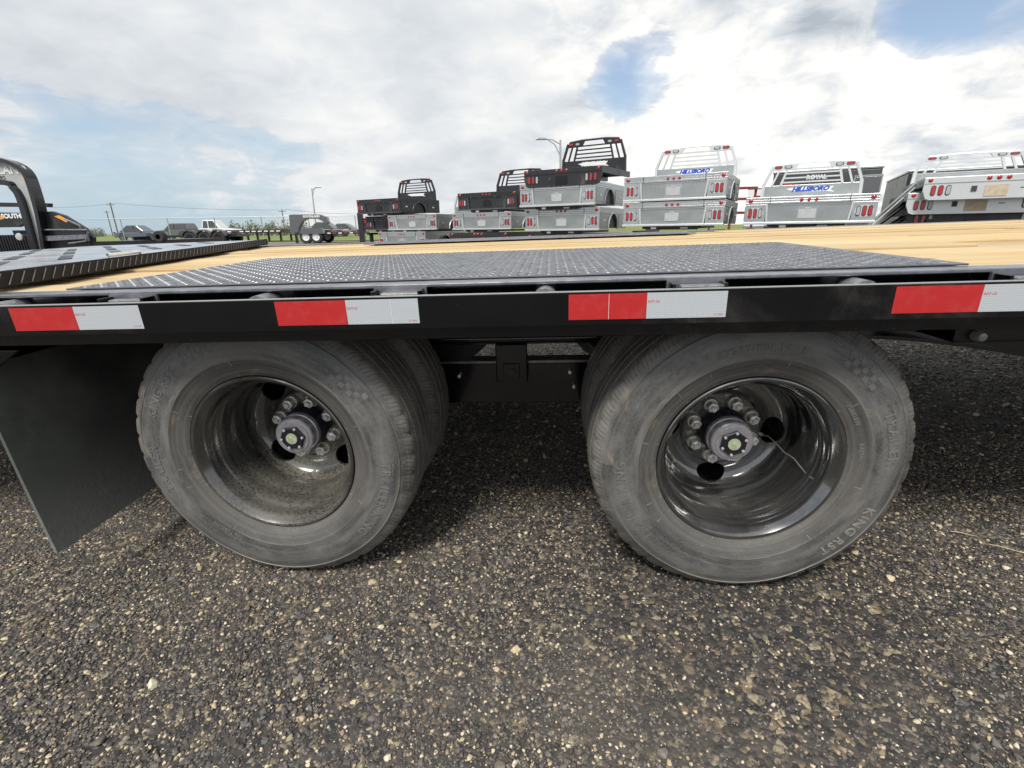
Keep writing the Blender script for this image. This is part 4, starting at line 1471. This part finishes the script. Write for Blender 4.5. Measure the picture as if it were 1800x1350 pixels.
# ------------------------------------------------------------------ gooseneck trailer at the left edge
def neck_trailer():
    o, fn = frame('gooseneck_trailer', 0, 7.9)
    tag(o, 'large black gooseneck trailer with grey lettered neck at the left edge', 'trailer')
    outer = [(-230, 300), (-150, 275), (-70, 268), (0, 281), (24, 289), (40, 301), (50, 320), (66, 375), (80, 452)]
    inner = [(-230, 345), (-150, 322), (-70, 318), (8, 321), (22, 330), (33, 345), (46, 385), (64, 452)]
    def smooth_path(P, n=5):
        out = []
        for i in range(len(P) - 1):
            p0, p1, p2, p3 = P[max(i - 1, 0)], P[i], P[i + 1], P[min(i + 2, len(P) - 1)]
            for k in range(n):
                u = k / n
                out.append(tuple(.5 * (2 * b + (c - a) * u + (2 * a - 5 * b + 4 * c - d) * u * u + (3 * b - a - 3 * c + d) * u ** 3) for a, b, c, d in zip(p0, p1, p2, p3)))
        return out + [P[-1]]
    outer, inner = smooth_path(outer), smooth_path(inner)
    po = [fn(*q) for q in outer]
    pi = [fn(*q) for q in inner]
    MB().prism_y(po + pi[::-1], .05, .075).build('neck_web', 'label_grey', o)
    m = MB()
    m_pts = [(x, .06, z) for x, z in po]
    for a, b in zip(m_pts[:-1], m_pts[1:]):
        m.bar(a, b, .17, .055, up=(0, 1, 0)) if False else m.bar(a, b, .055, .17, up=(0, 1, 0))
    m.build('outer_flange', 'black_clean', o)
    m = MB()
    m_pts = [(x, .06, z) for x, z in pi]
    for a, b in zip(m_pts[:-1], m_pts[1:]):
        m.bar(a, b, .075, .17, up=(0, 1, 0))
    m.build('inner_flange', 'black_clean', o)
    # decal lettering and orange flash on the web
    x, z = fn(-16, 299)
    text_xz('SOUTHLAND', .165, x, .046, z, .002, offset=.004).build('lettering', 'label_text', o)
    x, z = fn(-14, 312)
    text_xz('TRAILERS', .075, x, .046, z, .002).build('lettering', 'dark_grey', o)
    MB().prism_y([fn(31, 303), fn(38, 306), fn(47, 326), fn(40, 322)][::-1], .040, .0485).build('decal', 'logo_orange', o)
    # tool box under the neck with fine ribs
    x0, z0 = fn(-160, 452)
    x1, z1 = fn(58, 412)
    bx = MB().box(x0, x1, .30, 1.05, .35, z1).build('tool_box', 'dark_panel', o, bevel=.01)
    for k in range(46):
        x = x0 + (x1 - x0) * (k + .5) / 46
        MB().box(x - .011, x + .011, .286, .2985, .37, z1 - .01).build('rib', 'black_clean', bx)
    lx, lz = fn(3, 417)
    lo = MB().lathe([(0, .265), (.05, .268), (.06, .284), (0, .285)], 20).build('round_label', 'alu_white', o, smooth=True)
    lo.location = (lx, 0, lz)
    # sloping gusset and the low deck
    gp = [fn(64, 372), fn(80, 371), fn(102, 378), fn(140, 401), fn(155, 418), fn(155, 460), fn(66, 460)]
    MB().prism_y(gp[::-1], .10, .16).build('gusset', 'dark_panel', o, bevel=.004)
    MB().prism_y([fn(86, 380), fn(94, 378), fn(111, 387), fn(108, 391)][::-1], .09, .0985).build('decal', 'logo_orange', o)
    rl = MB()
    for pts in ([(66, 404), (150, 404), (153, 424)], [(110, 384), (138, 397), (139, 404)], [(118, 428), (148, 424), (152, 408)]):
        rl.tube([(fn(*q)[0], .03, fn(*q)[1]) for q in pts], .014, 8)
    rl.build('grab_rail', 'edge_steel', o, smooth=True)
    bxp = [fn(72, 415), fn(150, 412), fn(150, 420), fn(72, 424)]
    MB().prism_y(bxp[::-1], .02, .095).build('tube_holder', 'edge_steel', o)
    dk = [fn(150, 425), fn(240, 423), fn(240, 432), fn(150, 440)]
    MB().prism_y(dk[::-1], .10, 2.4).build('deck_frame', 'black_clean', o)
    dk2 = [fn(160, 418), fn(191, 417), fn(197, 424), fn(160, 424.5)]
    MB().prism_y(dk2[::-1], .9, 1.0).build('side_board', 'black_clean', o)
    tx, tz = fn(246, 417)
    MB().lathe([(.04, .4), (.085, .4), (.095, .42), (.095, .50), (.085, .52), (.04, .52)], 28).build('jack_wheel', 'tyre_far', o, loc=(tx, 0, tz))
    for px in (20, 75, 150, 235):
        x, _ = fn(px, 430)
        for y in (.4, 2.1):
            MB().box(x - .05, x + .05, y - .05, y + .05, 0, .62).build('leg', 'black_under', o)
    # second trailer behind it
    o2, f2 = frame('gooseneck_trailer', 0, 10.4)
    tag(o2, 'dark gooseneck trailer with white lettering half hidden behind the larger neck', 'trailer')
    q = [f2(-200, 370), f2(46, 374), f2(60, 384), f2(30, 399), f2(-200, 404)]
    MB().prism_y(q[::-1], 0, .12).build('neck_beam', 'dark_panel', o2, bevel=.01)
    q = [f2(-200, 352), f2(60, 356), f2(60, 363), f2(-200, 361)]
    MB().prism_y(q[::-1], .3, .42).build('top_rail', 'black_clean', o2)
    x, z = f2(25, 380)
    text_xz('SOUTHLAND', .12, x + .1, -.004, z, .002, offset=.006).build('lettering', 'logo_white', o2)
    MB().prism_y([f2(-14, 379), f2(10, 379), f2(4, 386), f2(-14, 386)][::-1], -.006, -.001).build('decal', 'logo_orange', o2)
    for px in (-120, 25):
        x, _ = f2(px, 400)
        MB().box(x - .08, x + .08, .02, .14, 0, .98).build('leg', 'black_under', o2)


neck_trailer()


# ------------------------------------------------------------------ vehicles and trailers by the fence
def wheel_far(parent, x, y, r, w=.22, hub='galv', z=None):
    t_ = MB().lathe([(r * .58, 0), (r * .9, -.012), (r, .03), (r, w - .03), (r * .9, w), (r * .58, w)], 26).build('wheel', 'tyre_far', parent, smooth=True, loc=(x, y, r if z is None else z))
    MB().lathe([(0, .03), (r * .2, .02), (r * .25, .05), (r * .5, .045), (r * .585, .004), (r * .585, .05)], 22).build('rim', hub, t_, smooth=True)
    return t_


def car(name, label, px, D, L, H, paint, kind, flip=False, group='vehicles parked beyond the fence'):
    o, fn = frame(name, px, D)
    s = -1 if flip else 1
    h = L / 2
    if kind == 'sedan':
        body = [(-h, .32), (-h, .62), (-h * .93, .80), (-h * .58, .86), (h * .42, .84), (h * .93, .70), (h, .52), (h, .32)]
        cab = [(-h * .78, .85), (-h * .42, H), (h * .05, H), (h * .46, .83)]
        gl = [(-h * .66, .88), (-h * .38, H - .07), (h * .03, H - .07), (h * .36, .87)]
    elif kind == 'suv':
        body = [(-h, .36), (-h, .80), (-h * .97, 1.0), (h * .40, 1.0), (h * .92, .90), (h, .66), (h, .36)]
        cab = [(-h * .97, 1.0), (-h * .86, H), (h * .10, H), (h * .42, .99)]
        gl = [(-h * .86, 1.03), (-h * .80, H - .09), (h * .07, H - .09), (h * .32, 1.03)]
    else:
        body = [(-h, .48), (-h, 1.10), (-h * .08, 1.10), (h * .52, 1.10), (h * .93, 1.0), (h, .75), (h, .48)]
        cab = [(-h * .16, 1.10), (-h * .12, H), (h * .28, H), (h * .52, 1.09)]
        gl = [(-h * .10, 1.16), (-h * .08, H - .10), (h * .25, H - .10), (h * .42, 1.16)]
    fx = lambda P: [(s * x, z) for x, z in P] if s > 0 else [(s * x, z) for x, z in P][::-1]
    MB().prism_y(fx(body)[::-1], 0, 1.8).build('body', paint, o, bevel=.06)
    cb = MB()
    c = fx(cab)
    n = len(c)
    vs = []
    for y, k in ((.08, 0), (.28, 1), (1.52, 1), (1.72, 0)):
        pass
    for y0, y1 in ((.06, .24), (1.74, 1.56)):
        for x, z in c:
            hi = z > (max(q[1] for q in c) - .2)
            vs.append((x, y1 if hi else y0, z))
    fs = [tuple(range(n)), tuple(range(n, 2 * n))] + [(i, (i + 1) % n, (i + 1) % n + n, i + n) for i in range(n)]
    cb.add(vs, fs)
    cb.build('cabin', paint, o, bevel=.10)
    g = fx(gl)
    gv = []
    zt = max(q[1] for q in g)
    for x, z in g:
        gv.append((x, .225 if z > zt - .2 else .075, z))
    gv2 = [(x, y - .03, z) for x, y, z in gv]
    MB().add(gv + gv2, [(4, 5, 6, 7), (0, 1, 2, 3), (0, 4, 5, 1), (1, 5, 6, 2), (2, 6, 7, 3), (3, 7, 4, 0)]).build('side_glass', 'glass_dark', o)
    xm = s * (h * -.12 if kind != 'pickup' else h * .10)
    MB().box(xm - .05, xm + .05, .03, .20, 1.0 if kind != 'sedan' else .86, zt - .01).build('pillar', paint, o)
    r = .33 if kind == 'sedan' else .38
    for x in (-h * .62, h * .64):
        MB().lathe([(0, -.004), (r * 1.18, -.004), (r * 1.18, .2), (0, .2)], 24).build('wheel_arch', 'black_under', o, loc=(s * x, 0, r + .04))
        wheel_far(o, s * x, -.03, r, .24)
        wheel_far(o, s * x, 1.6, r, .24)
    MB().box(s * h - .05 if s > 0 else s * h - .01, s * h + .01 if s > 0 else s * h + .05, .08, .5, .62, .76).build('headlight', 'lens_clear', o)
    MB().box(-s * h - .01 if s > 0 else -s * h - .05, -s * h + .05 if s > 0 else -s * h + .01, .03, .25, .68, .88).build('tail_light', 'lens_red', o)
    MB().box(s * h * .25 - .1, s * h * .25 + .1, -.10, -.001, .98 if kind != 'sedan' else .84, 1.12 if kind != 'sedan' else .96).build('mirror', paint, o)
    tag(o, label, 'car' if kind != 'pickup' else 'pickup', group)
    return o


car('parked_car', 'dark blue sedan beyond the fence, leftmost vehicle', 236, 52, 4.5, 1.52, 'paint_blue', 'sedan')
car('parked_car', 'dark grey hatchback beyond the fence between blue sedan and white pickup', 300, 50, 3.7, 1.62, 'paint_dark', 'suv', flip=True)
car('pickup_truck', 'white crew cab pickup parked beyond the fence', 362, 53, 6.1, 1.95, 'paint_white', 'pickup')
car('parked_car', 'dark sedan seen through the arch of the small gooseneck trailer', 572, 55, 4.9, 1.62, 'paint_dark', 'sedan')
car('parked_car', 'low dark car parked right of the small gooseneck trailer', 606, 57, 4.4, 1.45, 'paint_grey', 'sedan')

# tridem trailer
o, fn = frame('tridem_trailer', 358, 30)
tag(o, 'black low trailer with three black wheels in a row before the white pickup', 'trailer')
for px in (333, 358, 383):
    x, _ = fn(px, 416)
    wheel_far(o, x, 0, .39, .24, 'black_clean')
    wheel_far(o, x, 1.9, .39, .24, 'black_clean')
    MB().prism_x([], 0, 0) if False else None
    fp = arc(x, .39, .50, 165, 15, 10)
    fi = arc(x, .39, .44, 15, 165, 10)
    MB().prism_y((fp + fi)[::-1], -.06, .28).build('fender', 'dark_grey', o)
a, b = fn(313, 418)[0], fn(412, 418)[0]
MB().box(a, b, .3, 1.85, .46, .62).build('frame', 'black_clean', o)
MB().box(fn(240, 420)[0], a, .95, 1.1, .46, .58).build('tongue', 'black_clean', o)
MB().box(fn(268, 418)[0], fn(275, 418)[0], .98, 1.07, 0, .75).build('jack', 'galv', o)

# flat deck with light strips behind
o, fn = frame('deck_trailer', 450, 36)
tag(o, 'long low brown trailer deck with white marker strips left of the small gooseneck', 'trailer')
a, b = fn(398, 415)[0], fn(500, 415)[0]
MB().box(a, b, 0, 2.3, .62, .84).build('deck', 'dark_panel', o)
for k in range(9):
    x = a + (b - a) * (k + .6) / 9.5
    MB().box(x - .14, x + .14, -.012, -.001, .70, .77).build('reflector', 'logo_white', o)
for x in (a + .5, (a + b) / 2, b - .4):
    for y in (.3, 2.0):
        MB().box(x - .06, x + .06, y - .06, y + .06, 0, .62).build('leg', 'black_under', o)

# small gooseneck trailer
o, fn = frame('gooseneck_trailer', 565, 30)
tag(o, 'small grey gooseneck trailer with two white wheels left of the bed stacks', 'trailer')
neck = [fn(*q) for q in ((497, 377), (505, 376), (552, 376), (565, 381), (568, 390), (566, 394), (557, 388), (548, 384), (530, 384), (521, 389), (515, 402), (515, 412), (500, 412))]
MB().prism_y(neck[::-1], .8, 1.2).build('neck', 'paint_grey', o, bevel=.02)
x, z = fn(538, 380)
text_xz('SOUTHLAND', .17, x, .79, z, .002, offset=.008).build('lettering', 'logo_white', o)
for px in (537, 555):
    x, _ = fn(px, 414)
    wheel_far(o, x, 0, .38, .24, 'wheel_white')
    wheel_far(o, x, 1.9, .38, .24, 'wheel_white')
fa, fb = fn(526, 405), fn(569, 405)
MB().prism_y([(fa[0], .55), (fb[0], .55), (fb[0] - .12, .86), (fa[0] + .12, .86)], -.05, .28).build('fender', 'paint_grey', o)
a, b = fn(515, 410)[0], fn(634, 410)[0]
MB().box(a, b, .3, 1.88, .50, .64).build('deck', 'dark_panel', o)
for k in range(6):
    x = fn(575 + 10 * k, 410)[0]
    MB().box(x - .10, x + .10, .285, .299, .54, .60).build('reflector', 'lens_red' if k % 2 else 'logo_white', o)
MB().box(fn(508, 410)[0] - .06, fn(508, 410)[0] + .06, .9, 1.05, 0, 1.0).build('jack', 'black_clean', o)
MB().box(fn(630, 410)[0] - .06, fn(630, 410)[0] + .06, .9, 1.05, 0, .51).build('leg', 'black_clean', o)

# upright black gooseneck coupler of a trailer in front of the leftmost black beds
o, fn = frame('coupler_post', 632, 24)
x0, z0 = fn(627, 374)
MB().box(x0, x0 + .24, 0, .2, 0, z0).build('post', 'dark_panel', o)
MB().prism_y([(x0 + .24, z0 - .25), (x0 + .60, z0 - .25), (x0 + .26, z0 - .95)][::-1], .05, .12).build('gusset', 'dark_panel', o)
MB().prism_y(stadium(x0 + .36, z0 - .40, .16, .16), .035, .0495).build('reflector', 'lens_red', o)
tag(o, 'dark steel trailer post with triangular gusset left of the black beds', 'trailer post')

# ------------------------------------------------------------------ fence, poles, lamps, hedge
o, fn = frame('chain_link_fence', 300, 42)
tag(o, 'grey chain link fence along the far side of the yard', 'fence')
xa, xb = fn(-420, 400)[0], fn(700, 400)[0]
zt = fn(300, 386)[1]
zt = max(1.9, min(2.3, zt))
px_l = [fn(q, 400)[0] for q in (297, 382, 463, 593)]
step = (px_l[3] - px_l[0]) / 3.6
k = -12
while px_l[0] + k * step < xb:
    x = px_l[0] + k * step
    MB().tube([(x, 0, -.1), (x, 0, zt)], .038, 8).build('post', 'galv', o, smooth=True)
    k += 1
MB().tube([(xa, 0, zt - .02), (xb, 0, zt - .02)], .03, 6).build('top_rail', 'galv', o, smooth=True)
wm = MB()
x = xa
while x < xb:
    for s in (-1, 1):
        a = Vector((x, .04, .04))
        b = Vector((x + s * (zt - .1), .04, zt - .06))
        nrm = Vector((.0022, 0, -.0022 * s))
        wm.add([a - nrm, a + nrm, b + nrm, b - nrm], [(0, 1, 2, 3)])
    x += .16
tag(wm.build('wire_mesh', 'galv', o), kind='stuff')


def pole(label, px0, py0, D, r, m='pole_wood', lean=0.0):
    o, fn = frame('utility_pole', px0, D)
    x, z = fn(px0, py0)
    MB().tube([(0, 0, -.2), (lean, 0, z)], [r, r * .7], 8).build('pole', m, o, smooth=True)
    MB().box(lean - .9, lean + .9, -.05, .05, z - .5, z - .38).build('cross_arm', m, o)
    tag(o, label, 'pole', 'utility poles on the horizon')
    return o, fn, z


# heights from the photo, measured where each pole tops out
P1 = pole('taller leaning utility pole at the left of the horizon', 206, 356, 110, .16)
P2 = pole('shorter utility pole beside the taller leaning one', 196, 370, 150, .16)
P3 = pole('utility pole behind the small gooseneck trailer', 501, 368, 120, .15)
for label, a, b, D in (('power line from the left edge to the tall pole', (60, 363), (199, 357), 110), ('power line from the tall pole across to the gooseneck trailer', (199, 357), (500, 369), 112),
                       ('power line running right behind the gooseneck trailer', (500, 368), (690, 376), 118)):
    o, fn = frame('power_line', a[0], D)
    p0, p1 = fn(*a), fn(*b)
    pts = []
    for k in range(13):
        u = k / 12
        pts.append((p0[0] + (p1[0] - p0[0]) * u, 0, p0[1] + (p1[1] - p0[1]) * u - .9 * 4 * u * (1 - u) * .5))
    MB().tube(pts, .028, 5).build('wire', 'wire', o)
    tag(o, label, 'power line', 'power lines')


def street_lamp(label, px, py_top, px_b, arm_px, D):
    o, fn = frame('street_lamp', px_b, D)
    x, z = fn(px, py_top)
    MB().tube([(0, 0, 0), (x, 0, z)], [.10, .06], 10).build('pole', 'galv', o, smooth=True)
    ax, az = fn(arm_px, py_top)
    s = 1 if arm_px > px else -1
    L_ = abs(ax - x)
    MB().tube([(x, 0, z - .9), (x + s * L_ * .35, 0, z - .25), (x + s * L_ * .8, 0, z + .02)], .035, 8).build('arm_brace', 'galv', o, smooth=True)
    MB().tube([(x, 0, z - .25), (x + s * L_ * .5, 0, z + .02), (x + s * L_, 0, z + .08)], .04, 8).build('arm', 'galv', o, smooth=True)
    hd = MB().prism_y([(-.38, 0), (.38, 0), (.30, .12), (-.2, .16)], -.14, .14).build('lamp_head', 'galv', o, bevel=.03)
    hd.location = (x + s * (L_ + .2), 0, z + .02)
    tag(o, label, 'street lamp', 'street lamps')


street_lamp('curved arm street lamp rising behind the three-high stack', 985, 246, 986, 957, 34)
street_lamp('thin street lamp behind the small gooseneck trailer', 548, 331, 556, 556, 60)

# hedge and bushes on the horizon
rs = np.random.RandomState(4)


def bush(label, px0, px1, D, hh, n, name='bush'):
    o, fn = frame(name, (px0 + px1) / 2, D)
    a, b = fn(px0, 400)[0], fn(px1, 400)[0]
    m = MB()
    for k in range(n):
        u = rs.uniform()
        x = a + (b - a) * u
        top = hh * (.55 + .45 * math.sin(u * 9 + 1) ** 2) * rs.uniform(.5, 1.0)
        z = top * rs.uniform(.15, 1)
        y = rs.uniform(-1.2, 1.2)
        s = rs.uniform(.10, .24)
        ax = rs.normal(size=3)
        ax /= np.linalg.norm(ax)
        bx = np.cross(ax, rs.normal(size=3))
        bx /= np.linalg.norm(bx)
        c = np.array([x, y, z])
        m.add([c - ax * s, c - bx * s * .5, c + ax * s, c + bx * s * .5], [(0, 1, 2, 3)])
    m.build('crown', 'leaf', o)
    tw = MB()
    for k in range(14):
        x = a + (b - a) * (k + .5) / 14
        tw.tube([(x, 0, 0), (x + rs.uniform(-.2, .2), 0, hh * .8)], [.05, .02], 5)
    tw.build('stem', 'twig', o)
    tag(o, label, 'bush', 'bushes at the edge of the field')


bush('long row of scrubby green bushes right of the white pickup', 404, 500, 75, 2.5, 2200)
bush('low dark bush far left beside the utility poles', 158, 178, 120, 2.6, 500)
bush('scrubby bushes seen through the arch of the small gooseneck', 500, 545, 80, 2.6, 1000)
bush('low hedge on the horizon right of the small gooseneck', 585, 660, 140, 2.4, 700)
